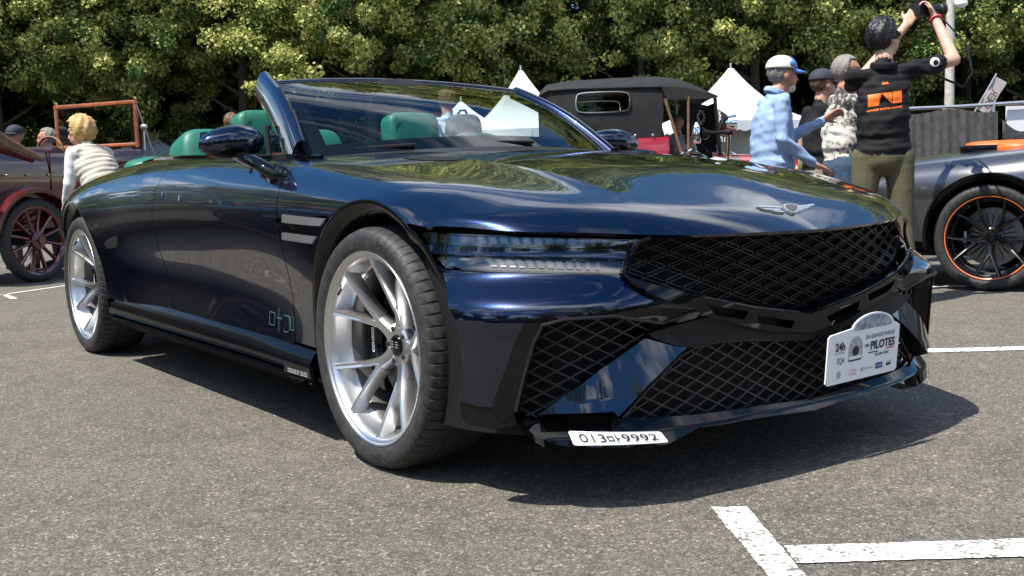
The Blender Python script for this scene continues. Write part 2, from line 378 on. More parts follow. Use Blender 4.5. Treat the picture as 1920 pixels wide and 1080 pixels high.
# ------------------------------------------------------------------ nose: plan curve swept over height
class Nose(Surf):
    """u: 0 at the centre line .. 1 at the front wheel arch (negative u is the other half), v: height"""
    eps = (2e-3, 2e-3); met = (1.12, 1.)
    def __init__(s, off=0., prof=None, dom=((-1, 1), (.12, .76))):
        s.t = np.linspace(0, 1, 700); s.tab = []
        for m in (2.05, 2.9):      # rounder at the hood edge, squarer at the bumper
            th = np.linspace(0, math.pi/2, 4000); y = np.sin(th)**(2/m); x = np.cos(th)**(2/m)
            X, Y = .22+.69*x, .975*y; L = np.concatenate([[0], np.cumsum(np.hypot(np.diff(X), np.diff(Y)))]); L /= L[-1]
            xx, yy = np.interp(s.t, L, x), np.interp(s.t, L, y)
            for _ in range(30): xx[1:-1] = (xx[:-2]+2*xx[1:-1]+xx[2:])/4; yy[1:-1] = (yy[:-2]+2*yy[1:-1]+yy[2:])/4; xx[0] = xx[1]; yy[0] = 0
            s.tab.append((xx, yy))
        s.off = off; s.prof = prof; s.dom = dom
    def ev(s, uv):
        uv = np.atleast_2d(uv); a = np.abs(uv[:, 0]); sg = np.where(uv[:, 0] < 0, -1., 1.); z = uv[:, 1]
        k = np.clip((z-.50)/.18, 0, 1); k = k*k*(3-2*k)
        fx_ = lambda q: k*np.interp(q, s.t, s.tab[0][0])+(1-k)*np.interp(q, s.t, s.tab[1][0]); fy_ = lambda q: k*np.interp(q, s.t, s.tab[0][1])+(1-k)*np.interp(q, s.t, s.tab[1][1])
        x = fx_(a); y = fy_(a)
        over = np.maximum(a-1, 0)*1.12
        X = .22+(.69+np.interp(z, [.12, .30, .46, .60, .70], [-.045, -.055, -.055, -.03, 0.]))*x-over; Y = .975*y
        e = 2e-3; tx = (fx_(a+e)-fx_(np.maximum(a-e, 0)))*.69; ty = (fy_(a+e)-fy_(np.maximum(a-e, 0)))*.975
        l = np.hypot(tx, ty)+1e-9; nx, ny = ty/l, -tx/l
        o = s.off+(s.prof(a, z) if s.prof else 0)
        return np.stack([X+nx*o, (Y+ny*o)*sg, z], -1)
def nose(off=0., prof=None, **k):
    n = Nose(off, prof, **k)
    if n.nrm(np.array([[.3, .5]]))[0][0] < 0: n.sgn = -1
    n.prep(200, 90); return n
# ------------------------------------------------------------------ materials of the hero car
paint = flake_paint('navy_metallic_paint', (.0018, .017, .08), (.00008, .0004, .0018), .85, .24, 1.66)
gloss = mat('gloss_black', (.003, .003, .0035), .04, 0, .33)
matte = mat('matte_black', (.006, .006, .006), .6, 0, .3)
satin = mat('satin_black', (.012, .012, .013), .32, 0, .5)
bar_m = mat('grille_bar_black', (.022, .022, .021), .38, 0, .45); bar_d = mat('grille_bar_dark', (.006, .006, .006), .3, 0, .4)
rubber = mat('tyre_rubber', (.028, .028, .028), .58, 0, .35, noise=(40, .4))
silver = mat('brushed_silver_alloy', (.66, .66, .665), .33, 1., .5, bump=(260, .05, .002))
chrome = mat('chrome', (.85, .85, .86), .08, 1.0)
disc_m = mat('brake_disc_steel', (.20, .20, .20), .4, 1.0)
white_paint = mat('white_print', (.82, .82, .82), .5)
plate_w = mat('plate_white', (.80, .80, .82), .35)
ink = mat('black_print', (.012, .012, .014), .5)
leather = mat('green_leather', (.008, .128, .082), .5, 0, .5, noise=(30, .10), bump=(420, .25, .001))
leather_d = mat('green_leather_seam', (.003, .05, .03), .5)
lens_dark = mat('smoked_lens', (.030, .032, .034), .06, .35, .7, 1., .01, 1.7)
cell_m = mat('lamp_cell_silver', (.22, .22, .23), .22, .9)
strip_m = mat('side_lamp_strip', (.50, .50, .50), .25, .8, .5)
teal_print = mat('teal_print', (.04, .12, .10), .5)
glass = glass_mat('windscreen_glass', (.70, .82, .77), 1.42, .0)
clear = glass_mat('clear_lens', (.90, .90, .90), 1.45, .02)
blueglass = glass_mat('quarter_glass', (.45, .55, .62), 1.6, .12)

ACAR, RA, AX = .372, .452, .03
def sell(c, r, e1=.5, e2=.5, nu=28, nv=16, M=None):
    mb = MB(); V = []; F = []
    pw = lambda a, e: math.copysign(abs(a)**e, a)
    for i in range(nv+1):
        th = -math.pi/2+math.pi*i/nv
        for j in range(nu):
            ph = 2*math.pi*j/nu; V.append((r[0]*pw(math.cos(th), e1)*pw(math.cos(ph), e2), r[1]*pw(math.cos(th), e1)*pw(math.sin(ph), e2), r[2]*pw(math.sin(th), e1)))
    for i in range(nv):
        for j in range(nu): F.append((i*nu+j, i*nu+(j+1) % nu, (i+1)*nu+(j+1) % nu, (i+1)*nu+j))
    V = np.array(V)
    if M is not None: V = V@np.array(M).T
    mb.add(V+np.array(c), F); return mb
def rotm(ax, a):
    return np.array(Matrix.Rotation(a, 3, ax))
def smst(x, a, b):
    t = np.clip((x-a)/(b-a), 0, 1); return t*t*(3-2*t)
def arch_pts(cx, a0, a1, r=RA, n=40, cz=ACAR):
    a = np.radians(np.linspace(a0, a1, n)); return np.stack([cx+r*np.cos(a), cz+r*np.sin(a)], -1)

def build_car(root):
    g = .0028
    # ---------------- panels on the body net
    fr = [(-.6-g, .015), (-.6-g, .2), (-.6-g, .42), (-.6-g, .6), (-.6-g, .785)]
    rr = [(-1.87, .04), (-1.93, .12), (-1.965, .26), (-1.955, .42), (-1.91, .56), (-1.86, .68), (-1.82, .785)]
    door = [(u+g, v) for u, v in rr][::-1]+[(-1.4, .015)]+fr
    outer = [(u+g, v) for u, v in rr]+[(-1.4, .785), (-1.0, .785)]+fr[::-1]+[(-1.2, .02)]
    dn = BODY.px([(304, 361), (336, 366), (336, 376), (305, 371)])
    p = patch(BODY, outer, [dn], .013, .015, edge=.010)
    doors = cm('door', p, paint, root, True)
    hnd = patch(BODY, np.mean(dn, 0)+(np.array(dn)-np.mean(dn, 0))*.86, [], .02, .006, off=-.001, edge=.01)
    for d_, q in zip(doors, (hnd, mir(hnd))): cm('handle', q, paint, d_)
    hb = resample(np.array(dn), .02); hb = np.concatenate([hb, hb[:1]]); cmb_('handle_trim', MB().tube(BODY.ev(hb)+BODY.nrm(hb)*.0006, .0016, 5), chrome, doors[0])
    # hood (clam shell over the wheel arches)
    ax = arch_pts(AX, 119.5, 58, n=44); auv = BODY.xz(ax)
    lo = [(-.6+g, .425)]+[(u, .425) for u in np.linspace(-.55, auv[0][0]-.02, 8)]
    hi = [(u, .425) for u in np.linspace(auv[-1][0]+.01, .68, 12)]
    top = [(.68, v) for v in np.linspace(.47, 1.5, 22)]
    back = [(-.46, 1.5), (-.50, 1.2), (-.545, .98), (-.585, .82), (-.6+g, .76)]
    crl = BODY.px([(842, 298), (900, 304), (960, 313), (1030, 328), (1100, 347), (1160, 367), (1215, 392)])
    class Hood(Net):
        def ev(s, uv):
            uv = np.atleast_2d(uv); Pp = Net.ev(s, uv); vc = np.interp(uv[:, 0], crl[:, 0], crl[:, 1]); d = uv[:, 1]-vc; f = smst(uv[:, 0], crl[0, 0]-.05, crl[0, 0]+.25)*(1-smst(uv[:, 0], crl[-1, 0]-.22, crl[-1, 0]))
            Pp[:, 2] += .0075*f*np.where(d > 0, np.exp(-d/.10), np.exp(d/.05)); return Pp
    HD = Hood(BODY.P, BODY.ku, BODY.kv, BODY.dom); HD.sgn = BODY.sgn
    ex = [(u, np.interp(u, crl[:, 0], crl[:, 1])+k*.004*(2**abs(k))*.5) for u in np.arange(crl[0, 0], crl[-1, 0], .011) for k in (-3, -2, -1, 0, 1, 2, 3)]
    hp = patch(HD, lo+[tuple(a) for a in auv]+hi+top+back, [], .016, .010, edge=.012, extra=ex)
    # drop the flange along the centre line by joining the halves
    hood = cm('hood', join(hp, mir(hp)), paint, root)
    # front fender panel behind the arch
    af = arch_pts(AX, 122, 190, n=30); afu = BODY.xz(af)
    afu = [a for a in afu if .01 < a[1] < .415]
    ff = [(-.6+g, .03), (-.6+g, .415)]+[tuple(a) for a in afu]
    ff[-1] = (ff[-1][0], .03)
    s1 = BODY.px([(530, 402), (612, 410), (601, 424), (530, 417)]); s2 = BODY.px([(530, 436), (594, 444), (586, 457), (530, 449)]); sm = BODY.px([(530, 421), (600, 428), (592, 440), (530, 433)])
    fens = cm('front_fender', patch(BODY, ff, [], .02, .015, edge=.012), paint, root, True)
    for nm, s_, mm, o_ in (('side_lamp_strip', s1, strip_m, .004), ('side_lamp_strip', s2, strip_m, .004), ('side_vent', sm, gloss, .002)):
        q = patch(BODY, s_, [], .03, .006, off=o_, edge=.015); [cm(nm, k, mm, f_) for f_, k in zip(fens, (q, mir(q)))]
    # rear quarter with deck sides
    ar = arch_pts(-3.18, 188, -8, n=56); aru = BODY.xz(ar); aru = [tuple(a) for a in aru if a[1] > .012]
    rq = [(-4.25, .02)]+[(-4.0, .02)]+[(aru[0][0], .02)]+aru+[(aru[-1][0], .03), (-2.3, .03)]+[(u-g, v) for u, v in rr]+[(-2.2, .79), (-2.6, .80), (-3.0, .84), (-3.3, .9), (-4.25, .9)]
    rqs = cm('rear_quarter', patch(BODY, rq, [], .018, .015, edge=.014), paint, root, True)
    lp = BODY.px([(196, 452), (219, 441), (220, 459), (213, 466), (199, 465)])
    q = patch(BODY, smooth_poly(lp, 1), [], .02, .005, off=.003, edge=.01); [cm('side_lamp', k, cell_m, f_) for f_, k in zip(rqs, (q, mir(q)))]
    dk = patch(BODY, [(-4.25, .905), (-3.3, .905), (-3.02, .85), (-2.75, .83), (-2.95, 1.1), (-3.0, 1.5), (-4.25, 1.5)], [], .03, .015); cm('deck_lid', join(dk, mir(dk)), paint, root)
    # tail panel
    tv = [(-4.25, v) for v in np.linspace(.0, 1.5, 26)]; te = BODY.ev(np.array(tv)); mb = MB()
    V = [tuple(p_) for p_ in te]+[(p_[0], -p_[1], p_[2]) for p_ in te[::-1]]; n_ = len(V); V2 = [(x-.10*(1-abs(y)/.8)-.02, y*.96, z) for x, y, z in V]
    mb.add(V+V2, [(i, (i+1) % n_, n_+(i+1) % n_, n_+i) for i in range(n_)]+[tuple(range(n_, 2*n_))]); tp = cmb_('rear_bumper', mb, paint, root)
    for sg in (1, -1):
        for zz in (.62, .70):
            mb = MB().box((-4.33, .36*sg, zz), (.05, .5, .022), rz=-.18*sg, bev=.006); cmb_('tail_lamp', mb, mat('tail_lamp_red', (.25, .004, .006), .15, 0, .6, 1), tp)
    # sills and blade
    xs = np.linspace(-2.74, -.415, 30); prof = [(.918, .318), (.93, .303), (.947, .272), (.950, .244), (.93, .226), (.88, .215), (.70, .21)]
    mb = MB(); V = []; k = len(prof)
    for i, x in enumerate(xs):
        lift = .035*(np.clip((-.5-x)/2.2, 0, 1)); fl = .012*smst(x, -1.0, -.45)
        V += [(x, y+fl*(j > 0), z+lift*(1 if j < 3 else .35)) for j, (y, z) in enumerate(prof)]
    mb.add(V, [(i*k+j, i*k+j+1, (i+1)*k+j+1, (i+1)*k+j) for i in range(len(xs)-1) for j in range(k-1)]); sills = cmb_('side_sill', mb, mat('sill_black', (.003, .003, .004), .12, 0, .12), root, True, 80)
    mb = MB(); V = []; bp = [(.925, .228), (.975, .222), (.978, .212), (.92, .206)]
    for x in xs: fl = .010*smst(x, -1.0, -.45); V += [(x, y+fl, z+.012*np.clip((-.5-x)/2.2, 0, 1)) for y, z in bp]
    mb.add(V, [(i*4+j, i*4+(j+1) % 4, (i+1)*4+(j+1) % 4, (i+1)*4+j) for i in range(len(xs)-1) for j in range(4)]); blades = [cmb_('sill_blade', mb, gloss, s_, False) if i == 0 else None for i, s_ in enumerate(sills)]
    mb2 = MB(); mb2.V = [(a, -b, c) for a, b, c in mb.V]; mb2.F = [f[::-1] for f in mb.F]; mb2.M = mb.M; cmb_('sill_blade', mb2, gloss, sills[1])
    # black end plate of the sill in front, with print
    mb = MB().prism([(-.60, .266), (-.40, .262), (-.38, .210), (-.60, .214)], .955, .969); ep = cmb_('sill_plate', mb, gloss, sills[0])
    Vt, Ft = text_mesh('DESIGNED BY GENESIS', .03, 0, 'CENTER'); wd = np.ptp(Vt[:, 0]); Vt = Vt*(.17/wd)
    cmb_('sill_lettering', MB().add([(-.49+a*.9, .9702, .232+b*1.3) for a, b in Vt], Ft), mat('print_grey', (.45, .45, .45), .5), sills[0])
    # door graphic in teal outline, cut by the shut line
    for ox, shp in ((-.835, 'o'), (-.765, 'f'), (-.70, '2'), (-.635, 'o')):
        pth = {'o': [[(0, 0), (.048, 0), (.048, .075), (0, .075), (0, 0)]], 'f': [[(.02, -.03), (.02, .11)], [(0, .05), (.045, .05), (.045, .07)]], '2': [[(0, .075), (.05, .075), (.055, .06), (.055, .0), (.035, -.02), (0, -.02), (0, -.01)]]}[shp]
        for pl in pth:
            Pm = MB(); pts = []
            for a, b in pl:
                uv = np.array([[min(ox+a, -.606), .07+b*.62]]); q_ = BODY.ev(uv)[0]+BODY.nrm(uv)[0]*.001; pts.append(q_)
            Pm.tube(pts, .0014, 5); cmb_('door_graphic', Pm, teal_print, doors[0])
    # belt trim
    for sg in (1,):
        mb = MB(); us = np.linspace(-2.75, -.62, 30); pts = [BODY.ev(np.array([[u, .80]]))[0]+[0, -.006, .004] for u in us]; mb.tube(pts, .009, 6); cmb_('belt_moulding', mb, gloss, root, True)
    # ---------------- wheel arches: flare band + liner
    for cx, nm in ((AX, 'front'), (-3.18, 'rear')):
        a = np.radians(np.linspace(-12 if nm == 'rear' else -4, 192, 60)); ro = RA+.001; V = []; k = 6
        for t in a:
            x, z = cx+ro*math.cos(t), ACAR+ro*math.sin(t)
            if nm == 'front' and x > .30: yb = float(np.interp(x, [.30, .40, .50], [.968, .955, .925]))-.004
            else:
                uv = BODY.xz([(x, max(z, .31))])[0]; yb = BODY.ev(uv[None])[0][1]-.003
            for r_, dy in ((ro, 0), (ro-.006, .003), (ro-.016, .002), (.408, -.022), (.402, -.034), (.400, -.36)):
                V.append((cx+r_*math.cos(t), yb+dy, ACAR+r_*math.sin(t)))
        F = [(i*k+j, (i+1)*k+j, (i+1)*k+j+1, i*k+j+1) for i in range(len(a)-1) for j in range(k-1)]; M_ = [0 if j < 4 else 1 for i in range(len(a)-1) for j in range(k-1)]
        mb = MB(); mb.V, mb.F, mb.M = V, F, M_
        cmb_('wheel_arch', mb, [gloss, matte], root, True, 50)
    # inner shell: floor pan, inner wings, engine bay block (dark), so nothing is see-through
    mb = MB()
    mb.box((-1.6, 0, .20), (2.2, 1.74, .03)).box((.22, 0, .45), (.9, 1.1, .42)).box((-.62, 0, .58), (.10, 1.76, .66)).box((.25, 0, .26), (.95, 1.2, .05)).box((-3.2, 0, .55), (1.6, 1.1, .6)).box((-3.2, 0, .24), (1.9, 1.1, .05)).box((-2.68, 0, .55), (.06, 1.7, .62))
    cmb_('floor_pan', mb, matte, root)
    # ---------------- nose
    def shelf(a, z):
        amp = .046*smst(a, .36, .55)*(1-smst(a, .80, .93)); return amp*(1-smst(z, .535, .63))+.004
    FAS = nose(0, shelf); L0 = nose(-.012); L1 = nose(.030); L1b = nose(.045)
    fas = [(819, 496), (832, 504), (870, 509), (1000, 513), (1100, 515), (1163, 516), (1173, 520), (1215, 548), (1260, 566), (1307, 579), (1280, 579), (1200, 575), (1100, 577), (1040, 582), (1003, 590), (985, 603), (968, 635), (945, 700), (922, 764), (893, 761), (858, 752), (866, 700), (863, 645), (852, 596), (838, 552)]
    fu = FAS.px(fas); q = patch(FAS, fu, [], .016, .02, edge=.01); bumper = cm('front_bumper', q, paint, root); cm('bumper_panel', mir(q), paint, bumper)
    fas2 = patch(FAS, FAS.px([(922, 766), (893, 763), (860, 754), (862, 780), (872, 796), (930, 806), (968, 798), (962, 775)]), [], .02, .03, off=-.006); cm('bumper_corner', fas2, gloss, bumper); cm('bumper_corner', mir(fas2), gloss, bumper)
    def brow(a, z): return .050*smst(a, .36, .55)*(1-smst(a, .80, .93))-.0*z+.003
    BR = nose(0, brow)
    frm = [(922, 764), (945, 700), (968, 635), (985, 603), (1003, 590), (1040, 582), (1100, 577), (1200, 575), (1280, 579), (1307, 579), (1318, 588), (1290, 604), (1240, 604), (1150, 592), (1060, 598), (1017, 609), (1001, 640), (984, 700), (967, 770), (945, 788)]
    q = patch(BR, BR.px(frm), [], .014, .055, off=.002, edge=.009)
    for k_ in (q, mir(q)): cm('intake_frame', k_, gloss, bumper)
    ed = BR.px(resample([(1307, 580), (1240, 606), (1150, 593), (1060, 599), (1017, 610), (1001, 641), (984, 701), (967, 771)], 14, False))
    mb = MB().tube(BR.ev(ed)+BR.nrm(ed)*.003, .0045, 6); cmb_('intake_trim', mb, satin, bumper, True)
    # grille surround V with slots
    CT = lambda pts, s_, cen: np.array([(0. if i in cen else max(u, 0), v) for i, (u, v) in enumerate(s_.px(pts))])
    vp = [(1176, 521), (1240, 537), (1300, 553), (1420, 578), (1515, 589), (1502, 627), (1450, 622), (1400, 612), (1330, 594), (1308, 581), (1262, 568), (1217, 549)]
    vu = CT(vp, L1, (4, 5)); sl1 = L1.px([(1322, 570), (1404, 584), (1396, 599), (1342, 591)]); sl2 = L1.px([(1421, 591), (1492, 602), (1483, 616), (1420, 606)])
    q = patch(L1, vu, [sl1, sl2], .014, .03, edge=.008); surround = cm('grille_surround', join(q, mir(q)), gloss, root)
    bk = patch(L0, L0.px([(1310, 560), (1500, 590), (1500, 625), (1330, 600)]), [], .05, 0); cm('slot_backing', bk, matte, surround); cm('slot_backing', mir(bk), matte, surround)
    # under-brow band
    ub = [(1290, 604), (1330, 594), (1400, 612), (1450, 622), (1502, 627), (1508, 640), (1480, 637), (1400, 636), (1340, 640), (1296, 652), (1262, 646), (1225, 634), (1215, 626)]
    LB = nose(.012); q = patch(LB, CT(ub, LB, (4, 5)), [], .016, .05, edge=.01); cm('lower_band', join(q, mir(q)), matte, bumper)
    # diagonal blade between the intakes
    FN = nose(0, lambda a, z: np.interp(z, [.20, .25, .46, .5], [.055, .050, -.005, -.01]))
    fn = FN.px([(1008, 778), (1060, 742), (1130, 690), (1207, 636), (1228, 633), (1262, 640), (1292, 648), (1270, 668), (1215, 722), (1160, 781), (1150, 772), (1040, 776)])
    q = patch(FN, fn, [], .014, .05, edge=.009)
    for k_ in (q, mir(q)): cm('intake_blade', k_, paint, bumper)
    # chin with fangs
    CH = nose(0, lambda a, z: np.interp(z, [.13, .165, .20, .235, .27, .32], [.03, .042, .034, .006, -.03, -.05]))
    chp = [(964, 772), (1008, 778), (1040, 782), (1160, 785), (1300, 778), (1430, 760), (1549, 741), (1553, 763), (1440, 781), (1345, 797), (1312, 801), (1252, 833), (1190, 838), (1080, 840), (1045, 834), (1000, 814), (975, 791)]
    q = patch(CH, CT(chp, CH, (6, 7)), [], .012, .05, edge=.009); chin = cm('chin_splitter', join(q, mir(q)), gloss, bumper)
    ut = nose(-.03); uu = ut.ev(np.array([(t, .18) for t in np.linspace(-.62, .62, 31)])); cmb_('undertray', MB().prism([(p_[0], p_[1]) for p_ in uu]+[(.1, -.72), (.1, .72)], .185, .20, 'xy'), matte, bumper)
    q = patch(nose(-.058), [(-.95, .19), (.95, .19), (.95, .735), (-.95, .735)], [], .05, 0); cm('nose_core', q, matte, bumper)
    # number plate decal
    cu = CH.px([(1063, 809), (1236, 810), (1252, 830), (1074, 836)])
    c4 = CH.ev(cu); pn = np.cross(c4[2]-c4[0], c4[1]-c4[3]); pn /= np.linalg.norm(pn); pn = pn if pn@(CAMC-c4[0]) > 0 else -pn
    def bil(a, b, o=.010):
        tp_, bt_ = CH.ev((cu[0]*(1-a)+cu[1]*a)[None])[0], CH.ev((cu[3]*(1-a)+cu[2]*a)[None])[0]; return bt_*(1-b)+tp_*b+pn*o
    cols = [(0, .12, .88), (.012, .03, .97), (.03, 0, 1)]+[(t, 0, 1) for t in np.linspace(.08, .92, 15)]+[(.97, 0, 1), (.988, .03, .97), (1, .12, .88)]; n_ = len(cols)
    mb = MB().add([bil(a, b0) for a, b0, b1 in cols]+[bil(a, b1) for a, b0, b1 in cols]+[bil(a, b0, -.004) for a, b0, b1 in cols]+[bil(a, b1, -.004) for a, b0, b1 in cols], [(q, q+1, n_+q+1, n_+q) for q in range(n_-1)]+[(2*n_+q, q, q+1, 2*n_+q+1)[::-1] for q in range(n_-1)]+[(n_+q, 3*n_+q, 3*n_+q+1, n_+q+1)[::-1] for q in range(n_-1)]); plate = cmb_('number_plate', mb, plate_w, root)
    def plate_text(s_, a0, b0, sx, sy, bold=.0):
        Vt, Ft = text_mesh(s_, 1, bold); mn = Vt.min(0); Vt = (Vt-mn)/np.ptp(Vt, 0)
        cmb_('plate_lettering', MB().add([bil(a0+sx*a, b0+sy*b, .0122) for a, b in Vt], Ft), ink, plate, sharp=180)
    plate_text('013', .085, .22, .27, .60); plate_text('9992', .53, .22, .385, .60)
    mb = MB()
    for (a0, b0, a1, b1) in ((.372, .28, .386, .68), (.426, .28, .440, .68), (.386, .28, .426, .36), (.386, .60, .426, .68), (.464, .18, .478, .82), (.478, .43, .502, .52)):
        mb.add([bil(a, b, .0122) for a, b in ((a0, b0), (a1, b0), (a1, b1), (a0, b1))], [(0, 1, 2, 3)])
    cmb_('plate_lettering', mb, ink, plate, sharp=180)
    # ---- lattice meshes in the intakes
    def lattice(S_, poly, du, dv, wd, name, par, bm_, both=True, dz=.010, half=True, double=False):
        sc_ = np.array(S_.met); pp = np.asarray(poly)*sc_; lo_, hi_ = pp.min(0), pp.max(0); mb = MB()
        for sgn in (1, -1):
            sl = sgn*dv/du; c0, c1 = lo_[1]-abs(sl)*np.abs(pp[:, 0]).max()-dv, hi_[1]+abs(sl)*np.abs(pp[:, 0]).max()+dv
            kk = 0
            for c in np.arange(math.floor(c0/dv)*dv, c1, dv):
                t = np.arange(lo_[0], hi_[0], .006); L = np.stack([t, c+sl*t], -1); ok = inpoly(L, pp); kk += 1
                i = 0
                while i < len(t):
                    if not ok[i]: i += 1; continue
                    j = i
                    while j+1 < len(t) and ok[j+1]: j += 1
                    if j-i >= 2:
                        seg = L[i:j+1:3] if (j-i) % 3 == 0 else np.concatenate([L[i:j+1:3], L[j:j+1]]); uv = seg/sc_; Pp = S_.ev(uv); Nn = S_.nrm(uv)
                        T = np.gradient(Pp, axis=0); T /= np.linalg.norm(T, axis=1)[:, None]+1e-9; B = np.cross(Nn, T); V = []
                        lift = .0015*(sgn > 0)
                        for a, b_ in ((-wd, -dz), (-wd*.75, lift), (wd*.75, lift), (wd, -dz)): V.append(Pp+B*a/2+Nn*b_)
                        V = np.stack(V, 1).reshape(-1, 3); n_ = len(seg); mb.add(V, [(x*4+y, x*4+y+1, x*4+5+y, x*4+4+y) for x in range(n_-1) for y in range(3)])
                    i = j+1
        return cmb_(name, mb, bm_, par, both)
    io = L0.px([(1010, 600), (1060, 590), (1150, 584), (1240, 596), (1290, 604), (1215, 634), (1180, 652), (1090, 720), (1008, 785), (955, 785), (972, 700), (990, 640)])
    lattice(L0, io, .060, .037, .0058, 'intake_mesh', bumper, bar_m)
    cm_ = CT([(1160, 788), (1215, 724), (1275, 664), (1300, 650), (1340, 636), (1400, 630), (1480, 632), (1518, 632), (1560, 752), (1420, 775), (1300, 790)], L0, (7, 8))
    full = np.concatenate([cm_[8:], cm_[:8], (cm_[:7]*[-1, 1])[::-1], (cm_[9:]*[-1, 1])[::-1]])
    lattice(L0, full, .060, .037, .0058, 'lower_grille_mesh', bumper, bar_m, False)
    
    rim_ = L0.px(resample([(1163, 786), (1215, 726), (1272, 668), (1300, 652), (1340, 641), (1400, 637), (1480, 637)], 12, False)); mb = MB().tube(L0.ev(rim_)+L0.nrm(rim_)*.006, .005, 6); cmb_('lower_grille_trim', mb, satin, bumper, True)
    # ---- main grille
    LG = nose(-.012); LGb = nose(-.06)
    gp = [(1500, 434), (1400, 440), (1300, 444), (1222, 447), (1203, 456), (1186, 476), (1174, 500), (1172, 513), (1182, 520), (1240, 537), (1300, 553), (1420, 578), (1515, 589)]
    gu = CT(gp, LG, (0, 12))
    full = np.concatenate([gu, (gu*[-1, 1])[::-1][1:-1]])
    lattice(LG, full, .094, .040, .0030, 'grille_mesh', surround, bar_d, False, .012)
    # second, broken set of bars that turns the diamonds into chevrons
    sc_ = np.array(LG.met); pp = full*sc_; du, dv = .094, .040; k0 = 0
    mb = MB()
    for i in range(-12, 13):
        for j in range(18, 38):
            for sg in (1, -1):
                c = np.array([(i+.5*(j % 2)+.25*sg)*du, j*dv*.5+dv*.25+.010]); a = c+np.array([-.018*sg, -.018*sg*sg*dv/du*sg]); 
                a = c-np.array([du*.22, sg*dv*.22]); b = c+np.array([du*.22, sg*dv*.22]); seg = np.array([a, (a+b)/2, b])
                if not inpoly(seg, pp).all(): continue
                uv = seg/sc_; Pp = LG.ev(uv); Nn = LG.nrm(uv); T = np.gradient(Pp, axis=0); T /= np.linalg.norm(T, axis=1)[:, None]; B = np.cross(Nn, T); V = []
                for x_, y_ in ((-.0017, -.012), (-.0013, .002), (.0013, .002), (.0017, -.012)): V.append(Pp+B*x_+Nn*y_)
                V = np.stack(V, 1).reshape(-1, 3); mb.add(V, [(x*4+y, x*4+y+1, x*4+5+y, x*4+4+y) for x in range(2) for y in range(3)])
    cmb_('grille_chevrons', mb, bar_d, surround)
    er = L1.px(resample([(1222, 447), (1203, 456), (1186, 476), (1174, 500), (1172, 513), (1182, 521), (1240, 538), (1300, 554), (1420, 579), (1514, 590)], 12, False)); mb = MB().tube(L1.ev(er)-L1.nrm(er)*.012, .006, 6); cmb_('grille_trim', mb, gloss, surround, True)
    # ---- headlamps: two bars with cells behind a clear lens, dark band between
    tl_ = lambda o_: (lambda a, z: o_+np.clip(.735-z, 0, .2)*.26); HL = nose(0, tl_(-.024)); HB = nose(0, tl_(-.036)); HC = nose(0, tl_(-.031))
    lampP = [(781, 434), (850, 438), (900, 440), (1000, 443), (1100, 445), (1207, 447), (1195, 466), (1185, 480), (1174, 503), (1170, 515), (1100, 514), (1000, 512), (907, 509), (870, 507), (836, 502), (815, 478)]
    q = patch(HB, HB.px(lampP), [], .02, .02, edge=.012); lamps = cm('headlamp', q, lens_dark, root, True)
    top_ = [(783, 435), (850, 440), (1000, 445), (1196, 449), (1186, 468), (1000, 463), (797, 457)]; bot_ = [(811, 478), (900, 482), (1000, 485), (1172, 489), (1166, 511), (1000, 508), (905, 505), (838, 499)]
    mid_ = [(799, 459), (1000, 466), (1185, 470), (1175, 487), (1000, 482), (810, 476)]
    for poly, nm in ((top_, 'upper'), (bot_, 'lower')):
        q = patch(HL, HL.px(poly), [], .02, .012, edge=.012); [cm('lamp_lens', k_, clear, l_) for l_, k_ in zip(lamps, (q, mir(q)))]
        ts = np.linspace(.26, .86, 12)
        for t0 in ts:
            def at(t, h):
                if nm == 'upper': a, b = np.array([790+t*395, 437.5+t*11.5]), np.array([802+t*380, 456.5+t*10])
                else: a, b = np.array([815+t*352, 479.5+t*10]), np.array([840+t*322, 500+t*10])
                return a*(1-h)+b*h
            wd = .034 if t0 < .7 else .022
            pc = HC.px([at(t0, .14), at(t0+wd, .14), at(t0+wd, .86), at(t0, .86)]); q = patch(HC, pc, [], .03, .012, edge=.02); [cm('lamp_cell', k_, cell_m, l_) for l_, k_ in zip(lamps, (q, mir(q)))]
    q = patch(HL, HL.px(mid_), [], .02, .02, off=.006, edge=.012); [cm('lamp_divider', k_, paint, l_) for l_, k_ in zip(lamps, (q, mir(q)))]
    # ---- winged emblem on the hood
    def hoodpx(pts, off=.003): uv = BODY.px(pts); return BODY.ev(uv)+BODY.nrm(uv)*off
    feat = [[(1418, 390), (1424, 387.5), (1466, 389.5), (1464, 392)], [(1424, 392.5), (1462, 394), (1464, 396.5), (1436, 395.5)], [(1446, 397), (1466, 398), (1470, 400.5), (1455, 399.5)],
            [(1526, 384.5), (1524, 387.5), (1497, 391.5), (1492, 388.8)], [(1520, 389.5), (1513, 392.5), (1496, 395), (1496, 392.5)], [(1508, 394.5), (1502, 397), (1492, 399.5), (1495, 397)]]
    mb = MB()
    for f_ in feat:
        a = hoodpx(f_, .005); b = hoodpx(f_, -.001); mb.add(np.concatenate([a, b]), [(0, 1, 2, 3), (0, 4, 5, 1), (1, 5, 6, 2), (2, 6, 7, 3), (3, 7, 4, 0)])
    em = cmb_('winged_emblem', mb, mat('emblem_silver', (.75, .75, .76), .25, .8), root)
    sh = [(1466, 388), (1472, 385.8), (1488, 386.2), (1497, 389), (1496, 396), (1490, 402), (1484, 401.5), (1474, 397)]
    a = hoodpx(sh, .007); b = hoodpx(sh, 0); n_ = len(sh); mb = MB().add(np.concatenate([a, b]), [tuple(range(n_))]+[(i, i+n_, (i+1) % n_+n_, (i+1) % n_) for i in range(n_)]); cmb_('emblem_shield', mb, MATS['emblem_silver'], em)
